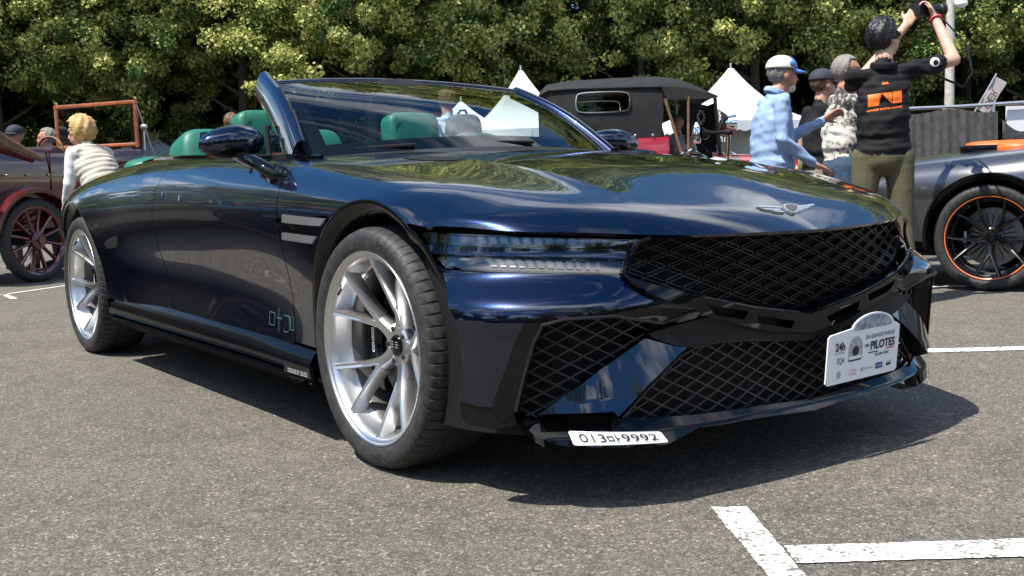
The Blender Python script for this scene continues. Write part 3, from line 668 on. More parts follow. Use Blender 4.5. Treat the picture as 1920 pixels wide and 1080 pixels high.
    c_ = np.mean(sh, 0); a = hoodpx([tuple(c_+(np.array(s_)-c_)*.75) for s_ in sh], .0085); mb = MB().add(a, [tuple(range(n_))]); cmb_('emblem_centre', mb, gloss, em)
    hv = patch(HD, BODY.px([(752, 297), (800, 292), (876, 297), (852, 302), (795, 301)]), [], .02, 0, off=.0015); cm('hood_vent', hv, matte, hood); cm('hood_vent', mir(hv), matte, hood)
    return dict(doors=doors, hood=hood, bumper=bumper, FAS=FAS)
def beam(mb, pts, wid, hgt, up, m=0, ch=.35):
    """spoke-like bar: chamfered section, pts centre line of the top face, up = outward axis"""
    pts = [np.array(p, float) for p in pts]; k = len(pts); V = []; up = np.array(up, float)
    for i, p in enumerate(pts):
        t = pts[min(i+1, k-1)]-pts[max(i-1, 0)]; t /= np.linalg.norm(t)+1e-9; b = np.cross(up, t); b /= np.linalg.norm(b)+1e-9; n = np.cross(t, b)
        w_, h_ = wid[i]/2, hgt[i]
        for a, c in ((-w_, -h_), (-w_, -h_*.32), (-w_*(1-ch), 0), (0, -h_*.07), (w_*(1-ch), 0), (w_, -h_*.32), (w_, -h_)): V.append(p+b*a+n*c)
    q = 7
    F = [(i*q+j, i*q+(j+1) % q, (i+1)*q+(j+1) % q, (i+1)*q+j) for i in range(k-1) for j in range(q)]+[tuple(range(q))[::-1], tuple((k-1)*q+j for j in range(q))]
    mb.add(V, F, m)
def bez(a, b, c, n=7):
    a, b, c = map(lambda q: np.array(q, float), (a, b, c)); return [a*(1-t)**2+2*b*t*(1-t)+c*t*t for t in np.linspace(0, 1, n)]
def wheel_meshes():
    """wheel in its own frame: axle along y, outer face towards +y at y=0"""
    W = {}
    # tyre
    prof = [(.288, -.006), (.296, .002), (.318, .0105), (.338, .0115), (.352, .006), (.361, -.006), (.3675, -.022), (.3705, -.045), (.3715, -.082), (.3640, -.085), (.3640, -.094), (.3720, -.097), (.3725, -.135), (.3650, -.138), (.3650, -.147), (.3720, -.150), (.3705, -.20), (.362, -.236), (.340, -.252), (.30, -.252), (.285, -.240)]
    n = 198; k = len(prof); V = []; F = []
    ang = []
    for i in range(n//3): b = 2*math.pi*i/(n//3); st = 2*math.pi/(n//3); ang += [(b, 0), (b+st*.80, 0), (b+st*.86, 1)]
    for a, g in ang:
        for j, (r, h) in enumerate(prof):
            rr_ = r-(.0045 if g and 5 <= j <= 7 else 0)-(.006 if g and 11 <= j <= 12 and False else 0); V.append((rr_*math.cos(a), h, rr_*math.sin(a)))
    for i in range(n):
        for j in range(k-1): F.append((i*k+j, i*k+j+1, ((i+1) % n)*k+j+1, ((i+1) % n)*k+j))
    W['tyre'] = (V, F)
    mb = MB().lathe([(.286, -.004), (.2905, .0035), (.296, .0045), (.2985, .0005), (.297, -.006)], 96); W['lip'] = mb
    mb = MB().lathe([(.287, -.002), (.281, -.004), (.275, -.012), (.270, -.030), (.266, -.062), (.258, -.075)], 96).lathe([(.2895, .002), (.286, -.003)], 96); W['barrel'] = mb; W['inner'] = MB().lathe([(.258, -.0752), (.250, -.085), (.247, -.21), (.262, -.235)], 96)
    mb = MB().lathe([(.034, -.094), (.058, -.092), (.068, -.098), (.070, -.112), (.066, -.15), (.03, -.15)], 60); W['hub'] = mb
    mb = MB()
    for s in range(5):
        th = R(72)+s*2*math.pi/5
        def pol(r, a, h): return np.array([r*math.cos(a), h, r*math.sin(a)])
        beam(mb, [pol(.040, th, -.092), pol(.070, th, -.089), pol(.092, th, -.084), pol(.112, th, -.077), pol(.128, th, -.071)], [.058, .048, .044, .046, .050], [.05, .045, .042, .036, .03], (0, 1, 0))
        for d in (1, -1):
            a1 = th+d*R(17.5); beam(mb, bez(pol(.112, th+d*R(4.5), -.077), pol(.168, th+d*R(9.5), -.050), pol(.280, a1, -.009), 10), [.028, .026, .025, .024, .023, .0225, .022, .022, .023, .027], [.042, .040, .040, .040, .040, .040, .040, .042, .044, .046], (0, 1, 0))
    W['spokes'] = mb
    W['cap'] = MB().lathe([(0, -.086), (.024, -.086), (.031, -.089), (.033, -.096)], 40)
    mb = MB().lathe([(.205, -.150), (.205, -.178)], 72).lathe([(.08, -.150), (.205, -.150)], 72).lathe([(.08, -.178), (.205, -.178)], 72).lathe([(.08, -.15), (.075, -.125), (.05, -.12)], 48); W['disc'] = mb
    mb = MB(); a = np.radians(np.linspace(146, 214, 14)); V = []
    for t in a:
        for r, h in ((.135, -.118), (.150, -.106), (.195, -.106), (.214, -.118), (.216, -.20), (.135, -.20)): V.append((r*math.cos(t), h, r*math.sin(t)))
    mb.add(V, [(i*6+j, i*6+(j+1) % 6, (i+1)*6+(j+1) % 6, (i+1)*6+j) for i in range(13) for j in range(6)]+[tuple(range(6)), tuple(78+j for j in range(6))]); W['caliper'] = mb
    return W
WM = wheel_meshes()
def ring_text(s, r, h, a0, size, sweep=None, vert=False):
    V, F = text_mesh(s, size, .0); out = []
    for x, y in V:
        a = a0-x/r; rr_ = r+y; out.append((rr_*math.cos(a), h, rr_*math.sin(a)))
    return out, F
def build_wheel(parent, x, side, spin=0., first={}):
    """side +1: the car's right (outer face towards +y in the car frame)"""
    w_ = bpy.data.objects.new('wheel', None); COL.objects.link(w_); w_.parent = parent; w_.empty_display_size = .1
    w_.location = (x, -.955*side, .372); w_.rotation_euler = (0, spin*side, 0 if side > 0 else math.pi)
    key = 'm'
    if not first:
        def add(nm, mb, m, par, sharp=35): return cmb_(nm, mb, m, par, sharp=sharp)
        ty = MB(); ty.add(*WM['tyre']); t = add('tyre', ty, rubber, w_, 40)
        Vt, Ft = ring_text('PIRELLI', .318, .0118, R(90-15), .034); add('tyre_lettering', MB().add(Vt, Ft), mat('letter_black', (.006, .006, .006), .4), t, 180)
        Vt, Ft = ring_text('P ZERO', .320, .0120, R(-75), .026); add('tyre_lettering', MB().add(Vt, Ft), MATS['letter_black'], t, 180)
        rim = add('rim', WM['barrel'], silver, w_, 60); add('rim_lip', WM['lip'], silver, rim, 60); add('inner_barrel', WM['inner'], mat('shaded_alloy', (.10, .10, .10), .45, .8), rim, 60); add('hub', WM['hub'], silver, rim); add('spokes', WM['spokes'], silver, rim, 40)  # inner barrel: shade deep inside the rim is put into a darker alloy colour
        cap = add('hub_cap', WM['cap'], gloss, rim); mb = MB()
        for d in (1, -1):
            for z in (-.004, .004, .012): mb.box((d*.013, -.0855, z), (.018-abs(z)*.3, .001, .004))
        add('hub_emblem', mb, chrome, rim)
        for i in range(5):
            a = R(72)+(i+.5)*2*math.pi/5; b_ = MB(); r_ = .052; b_.tube([(r_*math.cos(a), -.105, r_*math.sin(a)), (r_*math.cos(a), -.088, r_*math.sin(a))], .008, 10); add('lug_bolt', b_, satin, rim)
        va = math.pi/2+.9; b_ = MB().tube([(.268*math.cos(va), -.02, .268*math.sin(va)), (.245*math.cos(va), .0, .245*math.sin(va))], .004, 8); add('valve', b_, matte, rim)
        first['kids'] = list(w_.children)
    else:
        for ch in first['kids']: copy_tree(ch, w_)
    # brake does not spin with the wheel
    return w_
def build_brakes(parent, x, side):
    o1 = cmb_('brake_disc', MB().add([(a*side+x, side*(.955+b), c+.372) for a, b, c in WM['disc'].V], WM['disc'].F), disc_m, parent)
    q = cmb_('brake_caliper', MB().add([(a+x, side*(.955+b), c+.372) for a, b, c in WM['caliper'].V], WM['caliper'].F), gloss, parent)
    Vt, Ft = text_mesh('GENESIS', .022, .0005, 'CENTER')
    if side > 0: cmb_('caliper_lettering', MB().add([(x-.173+b*-1+.012, .955-.1045, .372+a*1.0) for a, b in Vt], Ft), white_paint, q, sharp=180)

def build_top(root):
    # ---------------- windscreen
    def base(t):
        y = .745*t; return np.array([-.575-.225*abs(t)**2.2, y, .995-.030*t*t])
    def head(t):
        y = .625*t; return np.array([-1.415+.06*abs(t)**2, y, 1.324-.034*t*t])
    nu, nv = 40, 14
    def gp(t, h, ins=0):
        p = base(t)*(1-h)+head(t)*h; n = np.array([.5, 0, .86]); return p+n*.045*math.sin(math.pi*h)*(1-.3*t*t)
    def strip(t0, t1, h0, h1, off, nu=24, nv=8):
        V = []; F = []
        for i in range(nu+1):
            for j in range(nv+1):
                t = t0+(t1-t0)*i/nu; h = h0+(h1-h0)*j/nv; a = gp(t, h)
                n = np.cross(gp(t+.01, h)-gp(t-.01, h), gp(t, h+.01)-gp(t, h-.01)); n /= np.linalg.norm(n)
                V.append(a+n*off)
        for i in range(nu):
            for j in range(nv): b = i*(nv+1)+j; F.append((b, b+nv+1, b+nv+2, b+1))
        return V, F
    mb = MB().add(*strip(-1, 1, 0, 1, 0, 40, 16)); ws = cmb_('windscreen', mb, glass, root, sharp=80)
    frit = mat('black_frit', (.004, .004, .005), .25)
    sgl = 1
    for a in ((-1, -.90, 0, 1), (.90, 1, 0, 1), (-.9, .9, 0, .12)): cmb_('windscreen_border', MB().add(*strip(*a, -.004)), frit, ws, sharp=80)
    cmb_('windscreen_shade', MB().add(*strip(-.9, .9, .90, 1, -.004)), frit, ws, sharp=80)
    # cowl between hood and glass
    V = []; F = []; ts = np.linspace(-1, 1, 31)
    for t in ts:
        b = base(t); V += [b+[.30, t*.05, -.035-.02*t*t], b+[.10, t*.03, -.012], b+[.0, 0, .004], b+[-.10, 0, .0]]
    for i in range(30):
        for j in range(3): F.append((i*4+j, i*4+j+1, i*4+5+j, i*4+4+j))
    cmb_('cowl', MB().add(V, F), satin, root, sharp=80)
    for off, L in ((-.15, .55), (.38, .55)):
        mb = MB(); pts = [base((off+k*L/8)/.745*1.0 if False else (off+k*L/8)/.75)+np.array([-.02-.012*k, 0, .022]) for k in range(9)]; mb.tube(pts, .007, 6); cmb_('wiper', mb, matte, root)
    # A pillars and header
    for sg in (1, -1):
        mb = MB(); V = []; n = 14; k = 10
        for i in range(n):
            h = i/(n-1); p = base(sg)*(1-h)+head(sg)*h+np.array([.5, 0, .86])*.03*math.sin(math.pi*h); p = p+np.array([-.035, sg*.022, -.006])
            d = head(sg)-base(sg); d /= np.linalg.norm(d); o = np.array([0, sg, 0]); o = o-d*(o@d); o /= np.linalg.norm(o); u = np.cross(d, o)*(-sg); w1, w2 = (.090-.024*h)*(1 if sg > 0 else .5), .030
            for j in range(k):
                a = 2*math.pi*j/k; ca, sa = math.cos(a), math.sin(a); V.append(p+u*w1*math.copysign(abs(ca)**.8, ca)+o*w2*math.copysign(abs(sa)**.8, sa))
        mb.add(V, [(i*k+j, i*k+(j+1) % k, (i+1)*k+(j+1) % k, (i+1)*k+j) for i in range(n-1) for j in range(k)]+[tuple(range(k)), tuple((n-1)*k+j for j in range(k))]); cmb_('windscreen_pillar', mb, paint, root, sharp=60)
    mb = MB(); mb.tube([head(t)+np.array([-.02, 0, -.004]) for t in np.linspace(-1.04, 1.04, 26)], .024, 10, flat=.75, up=(0, 0, 1)); cmb_('windscreen_header', mb, paint, root, sharp=60)
    # rear-view mirror and sensor pod
    p0 = gp(0, .88); cmb_('sensor_pod', sell(p0+[-.02, 0, -.03], (.10, .13, .035), .6, .6, M=rotm('Y', R(28))), matte, root); cmb_('interior_mirror', sell(p0+[-.10, 0, -.075], (.02, .135, .038), .5, .5), gloss, root)
    # dashboard, steering wheel
    V = []; F = []
    for t in np.linspace(-1, 1, 25):
        b = base(t*.95); V += [b+[-.02, 0, -.008], b+[-.18, 0, -.005+.012*math.exp(-((t+.5)/.22)**2)], np.array([-1.08, b[1]*.98, .985]), np.array([-1.13, b[1]*.98, .93]), np.array([-1.10, b[1]*.98, .72])]
    for i in range(24):
        for j in range(4): F.append((i*5+j, i*5+j+1, i*5+6+j, i*5+5+j))
    cmb_('dashboard', MB().add(V, F), satin, root, sharp=50)
    mb = MB(); Mx = rotm('Y', R(-24)); 
    def sw(a): return np.array([-1.22, -.38, .905])+Mx@np.array([0, .185*math.cos(a), .185*math.sin(a)])
    pts = [sw(a) for a in np.linspace(0, 2*math.pi, 41)]; mb.tube(pts, .016, 8, caps=False)
    mb.box((-1.215, -.38, .90), (.04, .14, .10), M=Mx, bev=.015)
    for a in (0, math.pi, -math.pi/2): mb.tube([np.array([-1.215, -.38, .905]), sw(a)], .014, 6)
    cmb_('steering_wheel', mb, leather, root)
    # seats
    def seat(y, x0=0):
        mb = sell((-1.99+x0, y, .72), (.10, .255, .30), .35, .35, M=rotm('Y', R(-10))); q = MB()
        s = cmb_('front_seat', mb, leather, root, sharp=180)
        cmb_('headrest', sell((-1.965+x0, y, 1.115), (.068, .152, .108), .45, .42, M=rotm('Y', R(-8))), leather, s, sharp=180)
        for d in (1, -1):
            mb = MB(); 
            mb.tube([(-1.905+x0+.0, y+d*(.108+.012*math.cos(a)), 1.115+.10*math.sin(a)) for a in np.linspace(-1.4, 1.4, 12)], .0022, 5); cmb_('seam', mb, leather_d, s)
        cmb_('seat_cushion', sell((-1.65+x0, y, .52), (.28, .26, .10), .4, .4), leather, s, sharp=180)
    seat(.40); seat(-.40)
    for y in (.285, -.20):
        s = cmb_('rear_seat', sell((-2.80, y, .85), (.15, .25 if y > 0 else .225, .325), .35, .32, M=rotm('Y', R(-14))), leather, root, sharp=180)
        cmb_('seam', MB().tube([(-2.735-.04*abs(math.sin(a)), y+.165+.01*math.cos(a), .95+.20*math.sin(a)) for a in np.linspace(-1, 1.3, 12)], .003, 5), leather_d, s)
        cmb_('seat_cushion', sell((-2.5, y, .50), (.24, .22, .10), .4, .4), leather, s, sharp=180)
        cmb_('shoulder_pad', sell((-3.05, y*1.9, .985), (.16, .19, .062), .8, .8, M=rotm('Z', R(14 if y > 0 else -14))), leather, s, sharp=180)
    cmb_('tonneau_cover', sell((-3.13, 0, 1.005), (.30, .66, .048), .55, .35), leather, root, sharp=180)
    cmb_('tonneau_edge', sell((-3.14, 0, .992), (.325, .69, .035), .4, .35), gloss, root, sharp=180)
    # cabin tub
    mb = MB()
    for sg in (1, -1): mb.box((-1.85, sg*.765, .66), (2.1, .03, .62)).box((-1.85, sg*.80, .975), (2.1, .06, .02))
    mb.box((-1.85, 0, .30), (2.2, 1.5, .04)).box((-1.8, 0, .45), (1.3, .22, .28), bev=.03)
    cmb_('cabin_lining', mb, satin, root)
    # quarter window
    for sg in (1, -1):
        q = MB().prism([(-1.10, .975), (-.90, .965), (-1.02, 1.055), (-1.115, 1.10)], .755*sg, .760*sg); w_ = cmb_('quarter_window', q, blueglass, root)
        mb = MB().tube([(-1.10, .758*sg, .97), (-1.12, .755*sg, 1.105)], .014, 6, flat=.7).tube([(-1.3, .775*sg, .985), (-.88, .775*sg, .972)], .012, 6); cmb_('window_frame', mb, satin, w_)
        mb = MB().prism([(-.93, .965), (-.80, .965), (-.96, 1.05)], .752*sg, .775*sg); cmb_('corner_trim', mb, matte, w_)
    # door mirrors
    for sg in (1, -1):
        V = []; F = []; nu, nv = 30, 22; M2 = rotm('Z', R(-9*sg))
        def shell(th, ph, k=1.):
            c = lambda a, e: math.copysign(abs(a)**e, a)
            x = .078*c(math.cos(th), .75)*c(math.cos(ph), .8); yy = .130*c(math.cos(th), .75)*c(math.sin(ph), .72); z = .066*c(math.sin(th), .8)
            tap = 1-.26*max(0, yy/.13)-.05*(yy/.13)**2; x *= tap; z = z*(tap*.95)-.012*max(0, yy/.13); 
            if x < 0: x *= .55
            return M2@np.array([x*k, sg*yy*k, z*k])
        cen = np.array([-.965, .972, 1.037]) if sg > 0 else np.array([-1.0, -.935, 1.032])
        for up_, nm, mm, k_ in ((True, 'door_mirror', paint, 1.), (False, 'mirror_base', gloss, .985)):
            V = []; F = []
            for i in range(nv+1):
                th = (-.42+(math.pi/2+.42)*i/nv) if up_ else (-math.pi/2+(math.pi/2-.42+.03)*i/nv)
                for j in range(nu): V.append(cen+shell(th, 2*math.pi*j/nu, k_))
            for i in range(nv):
                for j in range(nu): F.append((i*nu+j, i*nu+(j+1) % nu, (i+1)*nu+(j+1) % nu, (i+1)*nu+j))
            o = cmb_(nm, MB().add(V, F), mm, root if up_ else dm, sharp=70)
            if up_: dm = o
        cmb_('mirror_glass', MB().add([cen+M2@np.array([-.040, a*.10*sg, b*.045]) for a, b in ((-1, -1), (1, -.8), (1, .8), (-1, 1))], [(0, 1, 2, 3)]), chrome, dm)
        mb = MB().tube([(-.98, .95*sg, .985), (-.88, .965*sg, .977), (-.78, .965*sg, .962), (-.71, .945*sg, .93), (-.665, .905*sg, .895)], [.020, .027, .030, .032, .030], 10, flat=.75); mb.ell((-.675, .917*sg, .900), (.085, .028, .046))
        cmb_('mirror_arm', mb, gloss, dm, sharp=60)

def parade_plate(root):
    A, B, C_, D = [con(*p_, x=xx) for p_, xx in (((1538, 642), .92), ((1670, 612), .92), ((1683, 695), .905), ((1547, 726), .905))]
    X = ((B-A)+(C_-D))/2; Wd = np.linalg.norm(X); X /= Wd; Yv = ((A-D)+(B-C_))/2; Hd = np.linalg.norm(Yv); Yv -= X*(Yv@X); Yv /= np.linalg.norm(Yv); Zv = np.cross(X, Yv)
    if Zv[0] < 0: Zv = -Zv
    O_ = D
    P3 = lambda a, b, c=0: O_+X*a*Wd+Yv*b*Hd+Zv*c
    arch = [(.66+.30*math.cos(t)-.05, 1+.31*math.sin(t)) for t in np.linspace(0, math.pi, 17)]
    rc = lambda x0, y0, x1, y1: [(x0, y0), (x1, y0), (x1, y1), (x0, y1)]
    out_ = [(.03, 0), (.97, 0), (1, .05), (1, .95), (.97, 1)]+arch[1:-1]+[(.03, 1), (0, .95), (0, .05)]
    def slab(poly, c0, c1, nm, m, par):
        n_ = len(poly); V = [P3(a, b, c1) for a, b in poly]+[P3(a, b, c0) for a, b in poly]
        return cmb_(nm, MB().add(V, [tuple(range(n_))]+[(i, (i+1) % n_, n_+(i+1) % n_, n_+i) for i in range(n_)]), m, par)
    pl = slab(out_, -.004, 0, 'parade_plate', plate_w, root)
    slab([(.61+(a-.61)*.9, 1.0+(b-1)*.9) for a, b in arch], 0, .0008, 'plate_picture', mat('plate_picture', (.10, .13, .20), .5, noise=(60, 0, (.42, .45, .52))), pl)
    def txt(s_, a, b, h, wd, m, bold=0.):
        V, F = text_mesh(s_, 1, bold); mn = V.min(0); V = (V-mn)/np.ptp(V, 0); cmb_('plate_print', MB().add([P3(a+wd*x, b+h*y+.0, .0012) for x, y in V], F), m, pl, sharp=180)
    red = mat('red_print', (.6, .03, .05), .5); blue = mat('blue_print', (.02, .05, .25), .5); grn = mat('green_print', (.08, .25, .05), .5)
    txt('24h', .10, .66, .17, .13, ink, .03); txt('LE MANS', .10, .60, .035, .13, ink); txt('30e GRANDE PARADE', .51, .79, .085, .42, ink); txt('DES', .51, .63, .06, .06, ink, .03); txt('PILOTES', .59, .55, .18, .35, ink, .035)
    txt('18 JUIN 2026', .66, .39, .075, .20, ink, .02); txt('SQ4', .13, .38, .14, .10, ink)
    for poly, m in ((rc(.57, .485, .70, .51), ink), (rc(.82, .505, .93, .53), red)): slab(poly, 0, .001, 'plate_print', m, pl)
    # generic old car front and sponsor marks
    cx_ = .38
    slab([(cx_+.095*math.cos(t), .67+.22*math.sin(t)) for t in np.linspace(0, math.pi, 13)]+[(cx_-.095, .42), (cx_+.095, .42)], 0, .0008, 'plate_print', mat('print_mid', (.16, .16, .17), .5, noise=(300, 0, (.6, .6, .6))), pl)
    slab([(cx_+.045*math.cos(t), .60+.10*math.sin(t)) for t in np.linspace(0, 2*math.pi, 17)[:-1]], 0, .0014, 'plate_print', ink, pl)
    slab(rc(cx_-.085, .40, cx_+.085, .43), 0, .0014, 'plate_print', ink, pl); slab(rc(cx_-.08, .44, cx_+.08, .50), 0, .0013, 'plate_print', plate_w, pl)
    slab([(.17+.03*math.cos(t), .18+.075*math.sin(t)) for t in np.linspace(0, 2*math.pi, 15)[:-1]], 0, .001, 'plate_print', MATS['print_mid'], pl)
    txt('TOYOTA', .31, .19, .045, .10, red); txt('LE MANS', .31, .12, .04, .10, red); slab([(.49+.016*math.cos(t), .19+.05*math.sin(t)) for t in np.linspace(0, 2*math.pi, 13)[:-1]], 0, .001, 'plate_print', MATS['print_mid'], pl); txt('Groupama', .515, .165, .05, .12, ink)
    slab(rc(.685, .13, .785, .25), 0, .001, 'plate_print', blue, pl); txt('SARTHE', .70, .17, .04, .07, plate_w); slab(rc(.84, .15, .905, .20), 0, .001, 'plate_print', ink, pl); txt('LE MANS', .84, .21, .04, .08, grn)
    edge = [(.03, .03), (.97, .03), (.97, .97), (.93, .97)]
# ------------------------------------------------------------------ ground
def asphalt_mat():
    m = bpy.data.materials.new('asphalt'); m.use_nodes = True; t = m.node_tree; b = t.nodes['Principled BSDF']; L = t.links.new
    c = t.nodes.new('ShaderNodeTexCoord')
    def tex(k, s, **kw):
        n = t.nodes.new(k); n.inputs['Scale'].default_value = s
        for a, v in kw.items(): n.inputs[a].default_value = v
        L(c.outputs['Object'], n.inputs['Vector']); return n
    v1 = tex('ShaderNodeTexVoronoi', 98); v2 = tex('ShaderNodeTexVoronoi', 210); n1 = tex('ShaderNodeTexNoise', 1.1, Detail=6); n2 = tex('ShaderNodeTexNoise', 420, Detail=3); n3 = tex('ShaderNodeTexNoise', 9, Detail=5)
    def sep(v):
        s = t.nodes.new('ShaderNodeSeparateColor'); L(v.outputs['Color'], s.inputs[0]); return s
    s1, s2 = sep(v1), sep(v2)
    r1 = t.nodes.new('ShaderNodeValToRGB'); e = r1.color_ramp.elements; e[0].position = 0; e[0].color = (.080, .075, .066, 1); e[1].position = .55; e[1].color = (.190, .176, .151, 1)
    x = e.new(.86); x.color = (.29, .26, .21, 1); x = e.new(.96); x.color = (.58, .52, .43, 1)
    mx_ = t.nodes.new('ShaderNodeMix'); mx_.inputs[0].default_value = .5; mx_.data_type = 'FLOAT'; L(s1.outputs[0], mx_.inputs[2]); L(s2.outputs[1], mx_.inputs[3]); L(mx_.outputs[0], r1.inputs[0])
    rr_ = t.nodes.new('ShaderNodeValToRGB'); e = rr_.color_ramp.elements; e[0].position = .3; e[0].color = (.84, .84, .85, 1); e[1].position = .68; e[1].color = (1.32, 1.29, 1.22, 1)
    av = t.nodes.new('ShaderNodeMath'); av.operation = 'ADD'; L(n1.outputs['Fac'], av.inputs[0]); L(n3.outputs['Fac'], av.inputs[1]); hv = t.nodes.new('ShaderNodeMath'); hv.operation = 'MULTIPLY'; hv.inputs[1].default_value = .5; L(av.outputs[0], hv.inputs[0]); L(hv.outputs[0], rr_.inputs[0])
    mu = t.nodes.new('ShaderNodeMix'); mu.data_type = 'RGBA'; mu.blend_type = 'MULTIPLY'; mu.inputs[0].default_value = 1; L(r1.outputs[0], mu.inputs[6]); L(rr_.outputs[0], mu.inputs[7])
    # dark gaps between the stones
    de = t.nodes.new('ShaderNodeTexVoronoi'); de.feature = 'DISTANCE_TO_EDGE'; de.inputs['Scale'].default_value = 98; L(c.outputs['Object'], de.inputs['Vector'])
    rg = t.nodes.new('ShaderNodeValToRGB'); e = rg.color_ramp.elements; e[0].position = 0; e[0].color = (.42, .42, .42, 1); e[1].position = .16; e[1].color = (1, 1, 1, 1); L(de.outputs['Distance'], rg.inputs[0])
    mu2 = t.nodes.new('ShaderNodeMix'); mu2.data_type = 'RGBA'; mu2.blend_type = 'MULTIPLY'; mu2.inputs[0].default_value = 1; L(mu.outputs[2], mu2.inputs[6]); L(rg.outputs[0], mu2.inputs[7])
    # oil stains, tyre scuffs and hairline cracks
    st = t.nodes.new('ShaderNodeTexNoise'); st.inputs['Scale'].default_value = .55; st.inputs['Detail'].default_value = 7; st.inputs['Roughness'].default_value = .65; st.inputs['Distortion'].default_value = .6; L(c.outputs['Object'], st.inputs['Vector'])
    rs = t.nodes.new('ShaderNodeValToRGB'); e = rs.color_ramp.elements; e[0].position = .32; e[0].color = (.80, .80, .80, 1); e[1].position = .46; e[1].color = (1, 1, 1, 1); L(st.outputs['Fac'], rs.inputs[0])
    wn = t.nodes.new('ShaderNodeTexNoise'); wn.inputs['Scale'].default_value = 2.5; wn.inputs['Detail'].default_value = 5; L(c.outputs['Object'], wn.inputs['Vector']); wa = t.nodes.new('ShaderNodeVectorMath'); wa.operation = 'ADD'; wb = t.nodes.new('ShaderNodeVectorMath'); wb.operation = 'SCALE'; wb.inputs['Scale'].default_value = .5; L(wn.outputs['Color'], wb.inputs[0]); L(c.outputs['Object'], wa.inputs[0]); L(wb.outputs[0], wa.inputs[1])
    ck = t.nodes.new('ShaderNodeTexVoronoi'); ck.feature = 'DISTANCE_TO_EDGE'; ck.inputs['Scale'].default_value = .42; L(wa.outputs[0], ck.inputs['Vector'])
    rc_ = t.nodes.new('ShaderNodeValToRGB'); e = rc_.color_ramp.elements; e[0].position = .0; e[0].color = (.45, .45, .45, 1); e[1].position = .0022; e[1].color = (1, 1, 1, 1); L(ck.outputs['Distance'], rc_.inputs[0])
    m3 = t.nodes.new('ShaderNodeMix'); m3.data_type = 'RGBA'; m3.blend_type = 'MULTIPLY'; m3.inputs[0].default_value = 1; L(mu2.outputs[2], m3.inputs[6]); L(rs.outputs[0], m3.inputs[7]); m4 = t.nodes.new('ShaderNodeMix'); m4.data_type = 'RGBA'; m4.blend_type = 'MULTIPLY'; m4.inputs[0].default_value = .8; L(m3.outputs[2], m4.inputs[6]); L(rc_.outputs[0], m4.inputs[7]); mu2 = m3
    L(mu2.outputs[2], b.inputs['Base Color']); b.inputs['Roughness'].default_value = .82; b.inputs['Specular IOR Level'].default_value = .35
    bp = t.nodes.new('ShaderNodeBump'); bp.inputs['Strength'].default_value = .9; bp.inputs['Distance'].default_value = .008; ah = t.nodes.new('ShaderNodeMath'); ah.operation = 'ADD'; L(s1.outputs[0], ah.inputs[0]); L(n2.outputs['Fac'], ah.inputs[1]); L(ah.outputs[0], bp.inputs['Height']); L(bp.outputs[0], b.inputs['Normal'])
    return m
def line_mat():
    m = bpy.data.materials.new('road_paint'); m.use_nodes = True; t = m.node_tree; b = t.nodes['Principled BSDF']; L = t.links.new
    c = t.nodes.new('ShaderNodeTexCoord'); v = t.nodes.new('ShaderNodeTexVoronoi'); v.inputs['Scale'].default_value = 120; n = t.nodes.new('ShaderNodeTexNoise'); n.inputs['Scale'].default_value = 7; n.inputs['Detail'].default_value = 5
    L(c.outputs['Object'], v.inputs['Vector']); L(c.outputs['Object'], n.inputs['Vector']); s = t.nodes.new('ShaderNodeSeparateColor'); L(v.outputs['Color'], s.inputs[0])
    a = t.nodes.new('ShaderNodeMath'); a.operation = 'MULTIPLY'; L(s.outputs[0], a.inputs[0]); L(n.outputs['Fac'], a.inputs[1])
    r = t.nodes.new('ShaderNodeValToRGB'); e = r.color_ramp.elements; e[0].position = .33; e[0].color = (.74, .72, .66, 1); e[1].position = .42; e[1].color = (.15, .14, .12, 1); L(a.outputs[0], r.inputs[0]); L(r.outputs[0], b.inputs['Base Color']); b.inputs['Roughness'].default_value = .7
    bp = t.nodes.new('ShaderNodeBump'); bp.inputs['Strength'].default_value = .5; bp.inputs['Distance'].default_value = .004; L(s.outputs[0], bp.inputs['Height']); L(bp.outputs[0], b.inputs['Normal'])
    return m
gnd = mk('ground', [(-500, -500, 0), (500, -500, 0), (500, 700, 0), (-500, 700, 0)], [(0, 1, 2, 3)], asphalt_mat(), smooth=False); gnd['kind'] = 'structure'
lawn = mk('lawn', [(-300, 41, .004), (300, 41, .004), (300, 300, .004), (-300, 300, .004)], [(0, 1, 2, 3)], mat('grass_ground', (.035, .055, .015), .95, noise=(.6, .5)), smooth=False); lawn['kind'] = 'structure'
lm = line_mat()
def marking(pts, z=.004):
    rj = np.random.default_rng(len(pts)+int(abs(pts[0][0])*100)); pts = [tuple(np.array(q)+rj.normal(size=2)*.0013) for q in resample(pts, .022 if max(abs(pts[0][1]), 1) < 4 else .05) if abs(q[0]) < 9]
    o = mk('parking_line', [(x, y, z) for x, y in pts], [tuple(range(len(pts)))], lm, smooth=False); o['kind'] = 'structure'; return o
def quad(x0, y0, x1, y1, wd):
    d = np.array([x1-x0, y1-y0]); d /= np.linalg.norm(d); n = np.array([-d[1], d[0]])*wd/2; return [(x0+n[0], y0+n[1]), (x0-n[0], y0-n[1]), (x1-n[0], y1-n[1]), (x1+n[0], y1+n[1])]
marking([(.503, 2.752), (.534, 2.265), (.40, .2), (.50, .2), (.615, 2.258), (.596, 2.748)]); marking([(.6165, 2.442), (.6155, 2.328), (6, 2.33), (6, 2.444)])
marking(quad(1.75, 5.075, 9, 5.03, .105)); marking(quad(2.75, 7.81, 9, 7.77, .105)); marking(quad(-4.45, 9.2, -4.15, 10.05, .05)); marking(quad(-4.42, 9.36, -4.12, 8.9, .05)); marking(quad(-9, 9.1, -5.2, 9.3, .08))

